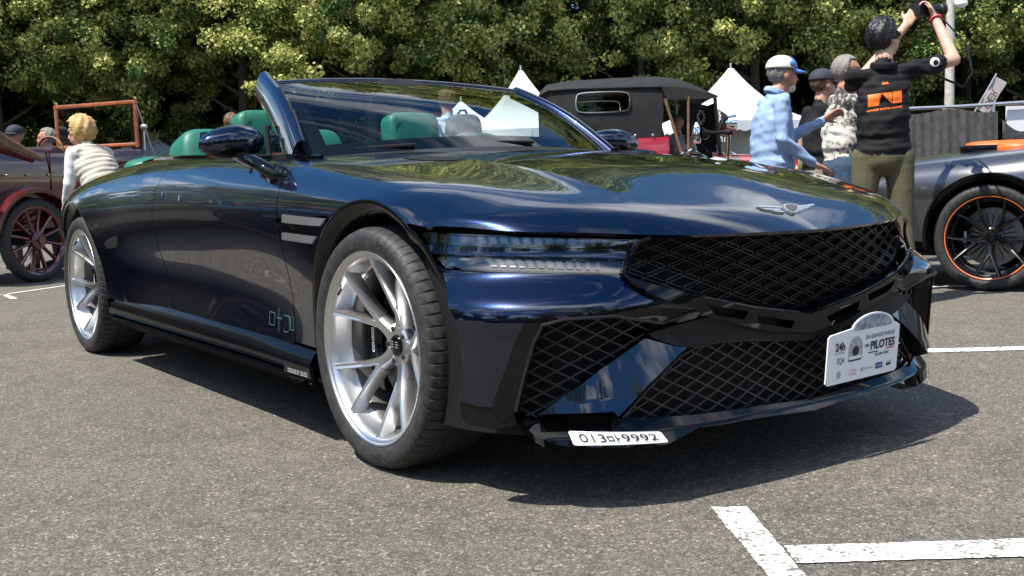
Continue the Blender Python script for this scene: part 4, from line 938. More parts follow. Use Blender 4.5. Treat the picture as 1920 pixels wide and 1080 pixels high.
# ------------------------------------------------------------------ trees
def leaf_mat(name, c1, c2, tr):
    m = bpy.data.materials.new(name); m.use_nodes = True; t = m.node_tree; t.nodes.clear(); L = t.links.new
    o = t.nodes.new('ShaderNodeOutputMaterial'); d = t.nodes.new('ShaderNodeBsdfPrincipled'); tl = t.nodes.new('ShaderNodeBsdfTranslucent'); mx_ = t.nodes.new('ShaderNodeMixShader'); mx_.inputs[0].default_value = tr
    d.inputs['Roughness'].default_value = .55; d.inputs['Specular IOR Level'].default_value = .3
    g = t.nodes.new('ShaderNodeNewGeometry'); mc = t.nodes.new('ShaderNodeMix'); mc.data_type = 'RGBA'; mc.inputs[6].default_value = (*c1, 1); mc.inputs[7].default_value = (*c2, 1); L(g.outputs['Random Per Island'], mc.inputs[0])
    L(mc.outputs[2], d.inputs['Base Color']); L(mc.outputs[2], tl.inputs[0]); L(d.outputs[0], mx_.inputs[1]); L(tl.outputs[0], mx_.inputs[2]); L(mx_.outputs[0], o.inputs[0]); return m
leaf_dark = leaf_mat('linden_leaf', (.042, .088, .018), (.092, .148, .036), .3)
leaf_tip = leaf_mat('linden_pale_sunlit_leaf', (.31, .345, .09), (.54, .55, .19), .32)  # pale bracts; sunlight on the outer clumps is put into this colour too
bark = mat('bark', (.045, .036, .027), .9, noise=(9, .5), bump=(14, 1., .03))
def leaves(cen, rad, n, size, r_, flat=.8):
    """n leaf quads in a clump"""
    d = r_.normal(size=(n, 3)); d /= np.linalg.norm(d, axis=1)[:, None]; p = cen+d*(rad*r_.random(n)[:, None]**.45)*np.array([1, 1, flat])
    nn = d*.6+r_.normal(size=(n, 3))*.6+np.array([0, 0, .35]); nn /= np.linalg.norm(nn, axis=1)[:, None]
    a = np.cross(nn, r_.normal(size=(n, 3))); a /= np.linalg.norm(a, axis=1)[:, None]+1e-9; b = np.cross(nn, a); s = size*(.65+.7*r_.random(n))[:, None]
    return np.stack([p-a*s*.5, p+b*s*.38-a*s*.05+nn*s*.08, p+a*s*.55, p-b*s*.38-a*s*.05+nn*s*.08], 1)
def crown_mesh(seed, H0, H1, RX, n_cl, per, size, tip=.45, low=.0):
    r_ = np.random.default_rng(seed); Q = []; Mi = []; zc, hz = (H0+H1)/2, (H1-H0)/2
    lobes = [(r_.normal(size=3)*[RX*.42, RX*.42, hz*.45]+[0, 0, zc], RX*(.42+.25*r_.random())) for _ in range(11)]
    cl = []
    while len(cl) < n_cl:
        l, rr_ = lobes[r_.integers(len(lobes))]; d = r_.normal(size=3); d /= np.linalg.norm(d); p = l+d*rr_*(r_.random()**.28)*[1, 1, 1.15]
        if p[2] < H0 or p[2] > H1: continue
        cl.append((p, d))
    for p, d in cl:
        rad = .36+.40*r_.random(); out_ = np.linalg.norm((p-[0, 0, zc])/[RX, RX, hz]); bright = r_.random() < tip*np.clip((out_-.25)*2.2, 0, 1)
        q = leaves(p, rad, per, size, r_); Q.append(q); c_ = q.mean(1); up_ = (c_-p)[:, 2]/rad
        Mi.append((r_.random(len(q)) < ((.80 if bright else .07)*(1.15+.5*np.clip(up_, -1, .4)))).astype(int))  # outer clumps and their upper leaves take the sunlit colour more often
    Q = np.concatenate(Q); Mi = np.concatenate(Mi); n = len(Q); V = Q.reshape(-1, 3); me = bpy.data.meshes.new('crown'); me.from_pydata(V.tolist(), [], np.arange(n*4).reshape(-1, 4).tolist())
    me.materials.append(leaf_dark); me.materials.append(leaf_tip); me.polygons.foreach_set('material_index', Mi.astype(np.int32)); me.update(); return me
def trunk_mesh(seed, H, r0):
    r_ = np.random.default_rng(seed); mb = MB(); lean = r_.normal(size=2)*.15
    mb.tube([(0, 0, 0), (0, 0, .25), (lean[0]*.3, lean[1]*.3, H*.3), (lean[0]*.7, lean[1]*.7, H*.6), (lean[0], lean[1], H)], [r0*1.35, r0, r0*.85, r0*.6, r0*.2], 12)
    for i in range(9):
        z = H*(.28+.55*i/9); a = r_.random()*6.28; l = 1.6+1.2*r_.random(); p0 = np.array([lean[0]*z/H, lean[1]*z/H, z]); e = p0+np.array([math.cos(a)*l, math.sin(a)*l, l*.7]); mb.tube([p0, (p0+e)/2+[0, 0, -.1], e], [r0*.38, r0*.25, r0*.06], 7)
    q = mb; me = bpy.data.meshes.new('trunk'); me.from_pydata([tuple(map(float, v)) for v in q.V], [], q.F); me.materials.append(bark); me.polygons.foreach_set('use_smooth', [True]*len(me.polygons)); me.update(); return me
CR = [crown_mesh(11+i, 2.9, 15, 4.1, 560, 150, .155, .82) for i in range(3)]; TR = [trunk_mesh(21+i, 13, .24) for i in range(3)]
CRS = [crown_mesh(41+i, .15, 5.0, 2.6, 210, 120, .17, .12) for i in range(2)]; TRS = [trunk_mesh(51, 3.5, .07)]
def tree(x, y, k, s=1., rz=0., name='linden_tree', label='', group=None, bush=False, sz=None):
    t = empty(name, (x, y, 0), rz, label, 'tree' if not bush else 'shrub', group); t.scale = (s, s, sz or s)
    for nm, me in (('crown', (CRS if bush else CR)[k % (2 if bush else 3)]), ('trunk', TRS[0] if bush else TR[k % 3])):
        o = bpy.data.objects.new(nm, me); COL.objects.link(o); o.parent = t
    return t
r_ = np.random.default_rng(5)
G1, G2, G3 = 'lindens in the front row behind the tents', 'lindens in the rows further back', 'shrubs under the lindens'
for i, x in enumerate(np.arange(-28, 31, 5.6)): tree(x+r_.normal()*.5, 47+r_.normal()*.8, i, .95+.15*r_.random(), r_.random()*6, label='tall leafy linden with yellow green tips in the front row of trees', group=G1)
for i, x in enumerate(np.arange(-34, 37, 5.8)): tree(x+r_.normal()*.6, 55+r_.normal()*.8, i+1, 1.62+.18*r_.random(), r_.random()*6, label='tall dark linden filling in behind the front row of trees', group=G2)
for i, x in enumerate(np.arange(-40, 44, 6.5)): tree(x+r_.normal()*.6, 64+r_.normal(), i+2, 2.05+.25*r_.random(), r_.random()*6, label='tall dark linden filling in behind the front row of trees', group=G2)
for i, x in enumerate(np.arange(-42, 43, 3.0)): tree(x+r_.normal()*.6, 67+r_.normal()*1.5, i, 1.9+.4*r_.random(), r_.random()*6, name='understorey_shrub', label='dark leafy shrub in the shade under the linden rows', group=G3, bush=True)
for i, x in enumerate(np.arange(-25, 26, 3.6)): tree(x+r_.normal()*.8, 51+r_.normal()*.7, i, .62+.25*r_.random(), r_.random()*6, name='understorey_shrub', label='dark leafy shrub in the shade under the linden rows', group=G3, bush=True)
# trees across the car park, beside and behind the camera, which the paint mirrors
G4 = 'trees across the car park mirrored in the paint'
for i, (x, y) in enumerate([(-34, 2), (-37, 9), (-33, -5), (-39, -13), (-35, 18), (-32, -20), (-24, -30), (-15, -34), (-4, -37), (8, -38), (20, -36), (31, -30), (-36, 27)]): tree(x, y, i, .8+.25*r_.random(), r_.random()*6, label='leafy tree across the car park mirrored in the navy paint', group=G4)
for a in np.arange(140, 352, 6.2): tree(40*math.cos(R(a))+r_.normal(), 40*math.sin(R(a))+r_.normal(), int(a), 1.25+.4*r_.random(), r_.random()*6, name='horizon_screen_shrub', label='unseen leafy shrub added to screen the horizon from the mirroring paint', group='unseen shrubs added to screen the horizon', bush=True)  # unseen ring added to block the pale horizon in the paint's reflections

# ------------------------------------------------------------------ pagoda tents
canvas = mat('white_canvas', (.56, .57, .59), .7, bump=(3, .3, .05)); canvas_in = mat('tent_pole', (.6, .6, .6), .4, .6)
def tent(x, y, rz, W, He, Hp, label):
    t = empty('pagoda_tent', (x, y, 0), rz, label, 'tent', 'white pagoda tents under the trees'); h = W/2; n = 14; V = []; F = []
    for s in range(4):
        a = s*math.pi/2; ca, sa = math.cos(a), math.sin(a); b = len(V)
        for i in range(n+1):
            f = i/n; rr_ = h*(1-f)+.06*f; z = He+(Hp-He)*(f**2.1)
            for j in range(7):
                u = -1+2*j/6; sag = -.10*math.sin(math.pi*f)*(1-u*u); X, Y = rr_+sag, u*rr_; V.append((ca*X-sa*Y, sa*X+ca*Y, z))
        F += [(b+i*7+j, b+i*7+j+1, b+(i+1)*7+j+1, b+(i+1)*7+j) for i in range(n) for j in range(6)]
    MB().add(V, F).build('roof', canvas, t, sharp=30)
    m = 24
    for s in range(4):
        a = s*math.pi/2; ca, sa = math.cos(a), math.sin(a); V = []
        for j in range(m*4+1):
            u = -h+W*j/(m*4); zz = He-.28-.06*abs(math.sin(math.pi*j/8)); V += [(h+.01, u, He+.02), (h+.02, u, zz)]
        V = [(ca*p-sa*q, sa*p+ca*q, r2) for p, q, r2 in V]; MB().add(V, [(2*j, 2*j+1, 2*j+3, 2*j+2) for j in range(m*4)]).build('valance', canvas, t, sharp=180)
    for sx in (1, -1):
        for sy in (1, -1): MB().tube([(sx*h*.98, sy*h*.98, 0), (sx*h*.98, sy*h*.98, He)], .04, 8).build('leg', canvas_in, t)
    MB().tube([(0, 0, Hp-.1), (0, 0, Hp+.18)], .03, 6).build('finial', canvas_in, t)
    MB().box((0, h*.96, He/2), (W*.95, .02, He)).build('back_wall', canvas, t)
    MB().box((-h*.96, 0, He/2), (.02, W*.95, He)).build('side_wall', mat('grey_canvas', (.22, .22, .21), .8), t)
    return t
tent(8.1, 39.5, .35, 5.2, 2.6, 4.62, 'white pagoda tent beside the man in the light blue shirt'); tent(.55, 40.5, .2, 5.0, 2.6, 4.85, 'white pagoda tent rising behind the windscreen of the navy convertible'); tent(-16.6, 50, .6, 4.6, 2.3, 3.6, 'small white tent behind the maroon veteran car')
tent(-1.6, 38.2, .1, 4.4, 2.5, 3.6, 'low white tent seen through the navy convertible\'s windscreen')

# ------------------------------------------------------------------ lamp post, banners, barriers
concrete = mat('pale_concrete_post', (.42, .39, .34), .8, noise=(14, .25)); metal = mat('galvanised_steel', (.55, .56, .58), .38, .9)
pst = empty('lamp_post', (8.1, 20, 0), 0, 'pale concrete lamp post with white lamp head behind the photographer', 'lamp post'); MB().tube([(0, 0, 0), (0, 0, 2), (-.0, 0, 4.2)], [.10, .085, .07], 14).build('post', concrete, pst); MB().tube([(0, 0, 3.8), (.14, -.05, 3.86)], .04, 8).ell((.17, -.06, 3.80), (.12, .09, .08)).build('lamp_head', mat('lamp_white', (.75, .75, .72), .4), pst)
fl = empty('feather_flag', (6.02, 14, 0), 0, 'pale pink banner with grey letters leaning above the draped barrier', 'flag')
a = np.array([6.02-6.02, 0, 1.60]); d = np.array([.50, 0, .87]); nrm_ = np.array([.87, 0, -.50]); cl = mat('pink_banner_cloth', (.42, .36, .37), .8)
V = []; F = []
for i in range(15):
    for j in range(3): V.append(a+d*(i*.033)+nrm_*(.17*j/2)+np.array([0, .015*math.sin(i*.7+j), 0]))
F = [(i*3+j, i*3+j+1, i*3+4+j, i*3+3+j) for i in range(14) for j in range(2)]; MB().add(V, F).build('cloth', cl, fl, sharp=180)
MB().tube([a-d*1.1, a+d*.50], .010, 6).build('pole', metal, fl)
Vt, Ft = text_mesh('DER', .14); MB().add([a+d*(.05+x)+nrm_*(.045+y)+np.array([0, -.02, 0]) for x, y in Vt], Ft).build('lettering', mat('banner_ink', (.05, .05, .055), .6), fl, sharp=180)
MB().tube([(0, 0, 0), (-.55, 0, .65)], .012, 6).build('stand', metal, fl)
# black banner with a crest
bf = empty('sail_banner', (2.55, 15.2, 0), 0, 'black sail banner with white crest beside the black topped veteran car', 'flag'); pb = px_on
def bpt(px, py): p = px_on(px, py, y=15.2); return (p[0]-2.55, p[2])
out_ = [bpt(*q) for q in ((1268, 190), (1330, 197), (1362, 213), (1376, 230), (1372, 250), (1350, 275), (1300, 300), (1270, 300))]; MB().prism(smooth_poly(out_, 2).tolist(), -.01, .01).build('cloth', mat('black_banner', (.025, .025, .027), .7), bf)
c0 = bpt(1329, 219); ring = lambda rx, rz, n=24: [(c0[0]+rx*math.cos(t), c0[1]+rz*math.sin(t)) for t in np.linspace(0, 2*math.pi, n+1)]
wp = mat('banner_white', (.7, .7, .7), .6)
mb = MB()
for k_ in range(18):
    t = 2*math.pi*k_/18; mb.box((c0[0]+.155*math.cos(t), -.014, c0[1]+.125*math.sin(t)), (.05, .004, .022), M=rotm('Y', -t-math.pi/2+.5))
mb.prism([(c0[0]-.10, c0[1]+.055), (c0[0]+.10, c0[1]+.055), (c0[0]+.085, c0[1]-.03), (c0[0], c0[1]-.09), (c0[0]-.085, c0[1]-.03)], -.012, -.016); mb.build('crest', wp, bf)
mb = MB()
for k_ in range(3): mb.box((c0[0], -.019, c0[1]+.035-.03*k_), (.14-.03*k_, .004, .008))
mb.box((c0[0], -.019, c0[1]), (.008, .004, .11)); mb.build('crest_bars', MATS['black_banner'], bf)
Vt, Ft = text_mesh('Cadillac', .17); b0 = bpt(1300, 262); MB().add([(b0[0]+x*.9, -.014, b0[1]+y-.10*x) for x, y in Vt], Ft).build('lettering', wp, bf, sharp=180)
MB().tube([(out_[0][0], 0, -0.0), (out_[0][0], 0, out_[0][1]+.05)], .012, 6).build('pole', metal, bf)
# crowd barriers
def barrier(x, y, rz, L, label, H=1.08):
    b = empty('crowd_barrier', (x, y, 0), rz, label, 'barrier', 'steel crowd barriers'); MB().tube([(0, 0, .1), (0, 0, H), (L, 0, H), (L, 0, .1), (0, 0, .1)], .019, 8).build('frame', metal, b)
    for i in range(int(L/.12)): MB().tube([((i+.5)*.12, 0, .1), ((i+.5)*.12, 0, H)], .006, 5).build('bar', metal, b)
    for q in (.25, L-.25): MB().tube([(q, -.3, .02), (q, 0, .12), (q, .3, .02)], .014, 6).build('foot', metal, b)
barrier(2.2, 16.2, .02, 2.3, 'steel crowd barrier standing behind the headlamps of the veteran car'); barrier(4.0, 17.2, -.05, 2.3, 'steel crowd barrier behind the man in the light blue shirt')
# draped low barrier / rail at right
dr = empty('draped_trailer', (3.55, 10.0, 0), .04, 'grey cloth draped over a low trailer rail behind the grey convertible', 'trailer'); gcl = mat('grey_drape', (.062, .060, .058), .9, noise=(18, .35), bump=(30, .4, .01))
V = []; n = 80
for i in range(n+1):
    x = .95*i/n
    for z in np.linspace(1.375, .1, 12): f = (1.375-z)/1.27; V.append((x, -.03-.05*f+.012*f**.5*math.sin(i*.33+1.5*math.sin(i*.11))+.004*math.sin(i*.9), z-.02*math.sin(i*.11)*(1-f)))
MB().add(V, [(i*12+j, i*12+j+1, (i+1)*12+j+1, (i+1)*12+j) for i in range(n) for j in range(11)]).build('drape', gcl, dr, sharp=180)
mb = MB(); mb.tube([(-.05, 0, 1.405), (.6, 0, 1.415), (1.4, 0, 1.445)], .016, 8); mb.build('top_rail', metal, dr)
for x in (0., .45, .92, 1.38): MB().tube([(x, 0, 0), (x, 0, 1.41+.03*x)], .016, 8).build('post', metal, dr)
MB().box((1.22, .05, 1.26), (.30, .03, .30)).build('white_panel', mat('white_panel', (.75, .77, .80), .4), dr)
V = [(.95+.34*a, -.12-.05*math.sin(3*a), .98+(.30-.16*a-.05*math.sin(5*a))*b) for a in np.linspace(0, 1, 14) for b in (0, .5, 1)]
o = MB().add(V, [(q*3+k_, q*3+k_+1, q*3+4+k_, q*3+3+k_) for q in range(13) for k_ in range(2)]).build('dark_cover', mat('black_cover', (.012, .012, .013), .7, bump=(9, .6, .04)), dr, sharp=180); md = o.modifiers.new('t', 'SOLIDIFY'); md.thickness = .02
# ------------------------------------------------------------------ people: tapered limbs fused into one skin by a voxel remesh
SKIN = lambda: mat('skin', (.42, .235, .165), .5, 0, .4, noise=(14, .12), bump=(120, .12, .003))
class Body:
    def __init__(s): s.p = []      # (a, b, ra, rb, label)  capsules;   ellipsoids use M
    def cap(s, a, b, ra, rb, l): s.p.append((np.array(a, float), np.array(b, float), ra, rb, l, None)); return s
    def ell(s, c, r, l, M=None): s.p.append((np.array(c, float), None, np.array(r, float), M if M is not None else np.eye(3), l, 'e')); return s
    def build(s, name, mats, parent, voxel=.010, cloth=(), wr=.004, seed=0, quilt=None):
        mb = MB()
        for a, b, ra, rb, l, k in s.p:
            if k == 'e': mb.ell(a, ra, 20, 14, M=rb)
            else:
                d = b-a; L = np.linalg.norm(d)+1e-6; d /= L; n = 4; pts = [a-d*ra*math.cos(t) for t in np.linspace(0, math.pi/2, n)]; rad = [max(ra*math.sin(t), 1e-4) for t in np.linspace(0, math.pi/2, n)]
                pts += [a+d*L*.5]; rad += [(ra+rb)/2]
                pts += [b+d*rb*math.sin(t) for t in np.linspace(0, math.pi/2, n)]; rad += [max(rb*math.cos(t), 1e-4) for t in np.linspace(0, math.pi/2, n)]
                mb.tube(pts, rad, 14)
        o = mk(name, mb.V, mb.F, None, None); m = o.modifiers.new('r', 'REMESH'); m.mode = 'VOXEL'; m.voxel_size = voxel; m.use_smooth_shade = True
        q = o.modifiers.new('s', 'SMOOTH'); q.factor = .5; q.iterations = 7
        dg = bpy.context.evaluated_depsgraph_get(); dg.update(); me = bpy.data.meshes.new_from_object(o.evaluated_get(dg)); bpy.data.objects.remove(o)
        n = len(me.vertices); V = np.zeros(n*3); me.vertices.foreach_get('co', V); V = V.reshape(-1, 3); Nn = np.zeros(n*3); me.vertices.foreach_get('normal', Nn); Nn = Nn.reshape(-1, 3)
        D = []
        for a, b, ra, rb, l, k in s.p:
            if k == 'e': x = (V-a)@rb; D.append((np.linalg.norm(x/ra, axis=1)-1)*ra.min())
            else:
                ab = b-a; t = np.clip(((V-a)@ab)/(ab@ab+1e-9), 0, 1); D.append(np.linalg.norm(V-a-t[:, None]*ab, axis=1)-(ra+(rb-ra)*t))
        lab = np.array([q_[4] for q_ in s.p])[np.argmin(np.array(D), 0)]
        r_ = np.random.default_rng(seed); cl = np.isin(lab, cloth)
        if wr and cl.any():      # folds in the clothing
            disp = np.zeros(n)
            for _ in range(14):
                kv = r_.normal(size=3)*[12, 12, 46]; disp += 1-1.9*np.abs(np.sin((V@kv+r_.random()*6.28+2.5*np.sin(V@(r_.normal(size=3)*9)))*.5))
            
            V = V+Nn*(np.where(cl, disp, 0)*np.where(lab == 2, .12, 1.)*wr/4)[:, None]
            if quilt is not None: h_ = (V-quilt[0])@quilt[1]; V = V+Nn*np.where(lab == 1, .009*np.abs(np.sin(h_*math.pi/.046))**.8, 0)[:, None]
            me.vertices.foreach_set('co', V.ravel())
        for x in mats: me.materials.append(x)
        fl = np.array([np.bincount(lab[list(p.vertices)]).argmax() for p in me.polygons]); me.polygons.foreach_set('material_index', fl.astype(np.int32)); me.polygons.foreach_set('use_smooth', [True]*len(me.polygons)); me.update()
        me.name = name; o = bpy.data.objects.new(name, me); COL.objects.link(o); o.parent = parent; return o
def head_parts(B, c, yaw, pitch, k=1., lab=0, chin=0.):
    """head round centre c; yaw turns it (0 = facing +y)"""
    M = rotm('Z', yaw)@rotm('X', pitch); T = lambda p: np.array(c)+M@(np.array(p)*k)
    B.ell(T((0, -.006, .028)), np.array((.074, .094, .088))*k, lab, M); B.ell(T((0, .028, -.028)), np.array((.060, .066, .078))*k, lab, M); B.ell(T((0, .048, -.080)), np.array((.036, .034, .030))*k, lab, M)
    B.cap(T((0, .092, .008)), T((0, .112, -.026)), .010*k, .014*k, lab); B.ell(T((0, .088, .030)), np.array((.045, .014, .014))*k, lab, M)
    B.ell(T((0, .090, -.055)), np.array((.024, .012, .010))*k, lab, M); B.ell(T((0, .088, -.066)), np.array((.020, .011, .008))*k, lab, M)
    for d in (1, -1): B.ell(T((d*.076, -.002, -.008)), np.array((.010, .020, .032))*k, lab, M)
    return T, M
def hand(B, wrist, direc, palm_n, lab, curl=.5, k=1., spread=.16):
    """palm, four fingers and a thumb; direc = pointing direction, palm_n = where the palm faces"""
    d = np.array(direc, float); d /= np.linalg.norm(d); n = np.array(palm_n, float); n -= d*(n@d); n /= np.linalg.norm(n); s = np.cross(d, n); w_ = np.array(wrist, float)
    for q in (-.028, -.009, .010, .029): B.cap(w_+s*q*.7*k+d*.01, w_+d*.085*k+s*q*k, .016*k, .012*k, lab)
    for i, (q, L) in enumerate(((-.033, .062), (-.011, .074), (.011, .080), (.033, .072))):
        p = w_+d*.085*k+s*q*k; a = d+s*(q*spread*8)*.6; ang = curl*(1+.12*i)
        for seg, f in enumerate((.45, .32, .23)):
            ang2 = ang*(seg+.6); v = a/np.linalg.norm(a)*math.cos(ang2)+n*math.sin(ang2); e = p+v*L*f*k; B.cap(p, e, (.0092-.001*seg)*k, (.0086-.001*seg)*k, lab); p = e
    p = w_+d*.025*k+s*.030*k; v = (d*.6+s*.75+n*.35*curl); v /= np.linalg.norm(v); e = p+v*.042*k; B.cap(p, e, .013*k, .011*k, lab); v2 = d*.85+s*.2+n*.5*curl; v2 /= np.linalg.norm(v2); B.cap(e, e+v2*.032*k, .0105*k, .009*k, lab)
def hair(parent, T, M, m, k=1., front=.35, down=-.02, vol=.010, seed=1, nape=-.05, name='hair', rough=.006):
    r_ = np.random.default_rng(seed); V = []; F = []; nu, nv = 48, 26; keep = {}
    for i in range(nv+1):
        th = math.pi*i/nv*.80
        for j in range(nu):
            ph = 2*math.pi*j/nu; x, y, z = math.sin(th)*math.cos(ph), math.sin(th)*math.sin(ph), math.cos(th)
            nz = 1+rough*12*(math.sin(9*ph+5*th+seed)*.5+math.sin(17*ph-7*th)*.4+.5*(r_.random()-.5)); V.append(T(((.076+vol)*x*nz, -.010+(.096+vol)*y*nz, .028+(.090+vol*1.2)*z*nz)))
            keep[(i, j)] = (y < front or z > .62-.15*front) and (.09*z+.028 > (nape if y < .0 else (down if y < front else .05)))
    for i in range(nv):
        for j in range(nu):
            if all(keep[q] for q in ((i, j), (i+1, j), (i+1, (j+1) % nu), (i, (j+1) % nu))): F.append((i*nu+j, (i+1)*nu+j, (i+1)*nu+(j+1) % nu, i*nu+(j+1) % nu))
    o = MB().add(V, F).build(name, m, parent, sharp=180); md = o.modifiers.new('t', 'SOLIDIFY'); md.thickness = .008; md.offset = -1; return o
def cap_hat(parent, T, M, m1, m2, brim, k=1., vol=.014, low=.012):
    V = []; F = []; nu, nv = 40, 14
    for i in range(nv+1):
        th = math.pi/2*i/nv*1.02
        for j in range(nu):
            ph = 2*math.pi*j/nu; V.append(T(((.077+vol)*math.sin(th)*math.cos(ph), -.008+(.097+vol)*math.sin(th)*math.sin(ph), low+.03+(.080+vol)*math.cos(th)**.85)) if math.cos(th) >= 0 else T(((.077+vol)*math.cos(ph), -.008+(.097+vol)*math.sin(ph), low+.03)))
    for i in range(nv):
        for j in range(nu): F.append((i*nu+j, (i+1)*nu+j, (i+1)*nu+(j+1) % nu, i*nu+(j+1) % nu))
    Mi = [1 if (math.sin(2*math.pi*(j+.5)/nu) > .45) else 0 for i in range(nv) for j in range(nu)]
    q = MB(); q.V, q.F, q.M = V, F, Mi; o = q.build('cap', [m1, m2], parent, sharp=60); md = o.modifiers.new('t', 'SOLIDIFY'); md.thickness = .004
    V = []; F = []
    for i in range(13):
        a = math.pi*(.14+.72*i/12)
        for j in range(5):
            f = j/4; rx, ry = .086+.004*f, .105+.085*f*math.sin(a); V.append(T((rx*math.cos(a), -.008+ry*math.sin(a)*(1 if f < 1 else 1), low+.034-.018*f-.012*math.cos(a)**2*f)))
    F = [(i*5+j, i*5+j+1, i*5+6+j, i*5+5+j) for i in range(12) for j in range(4)]; b = MB().add(V, F).build('cap_brim', brim, parent, sharp=180); md = b.modifiers.new('t', 'SOLIDIFY'); md.thickness = .004
    return o
def shades(parent, T, m, z=.020):
    mb = MB()
    for d in (1, -1):
        V = [T((d*(.008+.055*a), .100-.020*a*a-.004*abs(b), z+b*.019*(1-.25*a))) for a in (0, .35, .7, 1) for b in (-1, 1)]; mb.add(V, [(2*i, 2*i+1, 2*i+3, 2*i+2) for i in range(3)])
        mb.tube([T((d*.062, .082, z+.008)), T((d*.080, .03, z+.006)), T((d*.082, -.02, z-.004))], .0026, 5)
    mb.tube([T((-.008, .101, z+.006)), T((.008, .101, z+.006))], .003, 5); o = mb.build('sunglasses', m, parent, sharp=60); md = o.modifiers.new('t', 'SOLIDIFY'); md.thickness = .003; return o
def eyes(parent, T):
    for d in (1, -1): MB().ell(T((d*.031, .083, .012)), (.011, .008, .006), 10, 8).build('eye', mat('eye_dark', (.03, .02, .015), .2), parent)
def figure(label, loc, rz, P, mats, k=1., vox=.010, hd_yaw=0., hd_pitch=0., hands=(), group=None, sleeves='short', trousers=True, bulk=1., seed=0, open_=None, parts=True, quilt=False, tuck=False, wr=.009):
    """P: joint positions; mats: [skin, shirt, trousers, shoes]"""
    root = empty('person', loc, rz, label, 'person', group); B = Body(); g = lambda n: np.array(P[n], float)
    b = bulk; SK, SH, TRS_, SO = 0, 1, 2, 3; AL = 4 if len(mats) > 4 else 1
    pel, che, nk = g('pelvis'), g('chest'), g('neck'); sl, sr = g('sl'), g('sr'); ax_ = (sr-sl)/np.linalg.norm(sr-sl); up = (nk-pel)/np.linalg.norm(nk-pel); fw = np.cross(up, ax_); fw /= np.linalg.norm(fw); Mt = np.stack([ax_, fw, up], 1)
    B.ell(pel-up*.05, (.170*b, .128*b, .12), TRS_, Mt); B.ell(pel+up*(.01 if not tuck else .12), (.182*b, .140*b, .105), SH, Mt); B.ell(pel+up*.12, (.176*b, .132*b, .12), SH, Mt); mid = (pel+che)/2; B.ell(mid+up*.03, (.172*b, .134*b, .30), SH, Mt); B.ell(che, (.180*b, .128*b, .19), SH, Mt); B.ell(che+up*.09, (.175, .105, .11), SH, Mt)
    B.cap(sl*.92+nk*.08-up*.012, sr*.92+nk*.08-up*.012, .062, .062, SH); B.cap(nk*.75+(sl+sr)/2*.25, nk, .070, .058, SH)
    hc = g('head'); B.cap(nk-up*.03, hc-np.array([0, 0, .05]), .057, .052, SK); T, M = head_parts(B, hc, hd_yaw, hd_pitch, 1., SK)
    for s_ in ('l', 'r'):
        sh, el, wr_ = g('s'+s_), g('e'+s_), g('w'+s_)
        if sleeves == 'short': m_ = sh*.42+el*.58; B.cap(sh, m_, .060, .060, SH); B.cap(sh*.6+el*.4, el, .046, .041, SK); B.cap(el, wr_, .042, .029, SK)
        else: B.cap(sh, el, .060, .052, AL); B.cap(el, wr_, .051, .038, AL); B.cap(wr_, wr_+(wr_-el)*.06, .03, .028, SK)
        hp = g('h'+s_); kn = g('k'+s_); an = g('a'+s_); B.cap(hp, kn, .098*b, .070, TRS_); B.cap(kn, an, .070, .056, TRS_); to = g('t'+s_); B.cap(an-np.array([0, 0, .04]), to, .044, .038, SO); B.cap(an-np.array([0, 0, .055])-(to-an)*[.25, .25, 0], an-np.array([0, 0, .03]), .040, .042, SO)
        hd = [h for h in hands if h[0] == s_]
        if hd: hand(B, wr_+(wr_-el)/np.linalg.norm(wr_-el)*.02, hd[0][1], hd[0][2], SK, hd[0][3], spread=hd[0][4] if len(hd[0]) > 4 else .16)
        else: hand(B, wr_+(wr_-el)/np.linalg.norm(wr_-el)*.02, wr_-el, fw*.2-ax_*(1 if s_ == 'r' else -1), SK, .45)
    if open_: open_(B)
    o = B.build('body', mats, root, vox, (1, 2, 4), wr, seed, quilt=(pel, up) if quilt else None)
    return root, o, T, M
def stand(h=1.75, **kw):
    k = h/1.75; P = dict(pelvis=(0, 0, .96), chest=(0, .01, 1.24), neck=(0, .0, 1.475), head=(0, .035, 1.628), sl=(-.195, 0, 1.415), sr=(.195, 0, 1.415), el=(-.245, -.03, 1.12), er=(.245, -.03, 1.12), wl=(-.25, .06, .87), wr=(.25, .06, .87), hl=(-.095, 0, .92), hr=(.095, 0, .92), kl=(-.11, .02, .50), kr=(.11, .02, .50), al=(-.12, -.02, .10), ar=(.12, -.02, .10), tl=(-.14, .14, .045), tr=(.14, .14, .045))
    P = {a: tuple(np.array(b)*k) for a, b in P.items()}; P.update(kw); return P
sk = SKIN(); sk2 = mat('skin_tanned', (.40, .19, .125), .5, 0, .4, noise=(14, .15)); sk3 = mat('skin_light', (.50, .30, .215), .5, 0, .4, noise=(14, .1))
blk = mat('black_polo', (.0075, .0075, .0085), .8, 0, .25, noise=(9, .3)); khaki = mat('khaki_trousers', (.085, .078, .040), .85, noise=(7, .1)); shoe = mat('dark_shoe', (.02, .02, .02), .6); denim = mat('blue_denim', (.030, .060, .105), .85, noise=(30, .4)); lblue = mat('light_blue_shirt', (.235, .335, .52), .8, noise=(22, .10)); beige_t = mat('beige_trousers', (.25, .21, .16), .85); wht = mat('white_cloth', (.62, .60, .58), .85); grey_t = mat('grey_trousers', (.10, .10, .11), .85)
hair_b = mat('black_hair', (.006, .006, .007), .38, 0, .5, bump=(90, .6, .01)); hair_g = mat('grey_hair', (.19, .175, .16), .6, bump=(90, .6, .01)); hair_y = mat('blond_hair', (.44, .27, .10), .55, noise=(26, .35), bump=(70, .7, .012)); hair_br = mat('brown_hair', (.10, .050, .028), .6, bump=(90, .5, .01)); gl_dark = mat('dark_lens', (.008, .006, .005), .1, 0, .7, 1)
camo = mat('camouflage_print', (.60, .57, .50), .85)
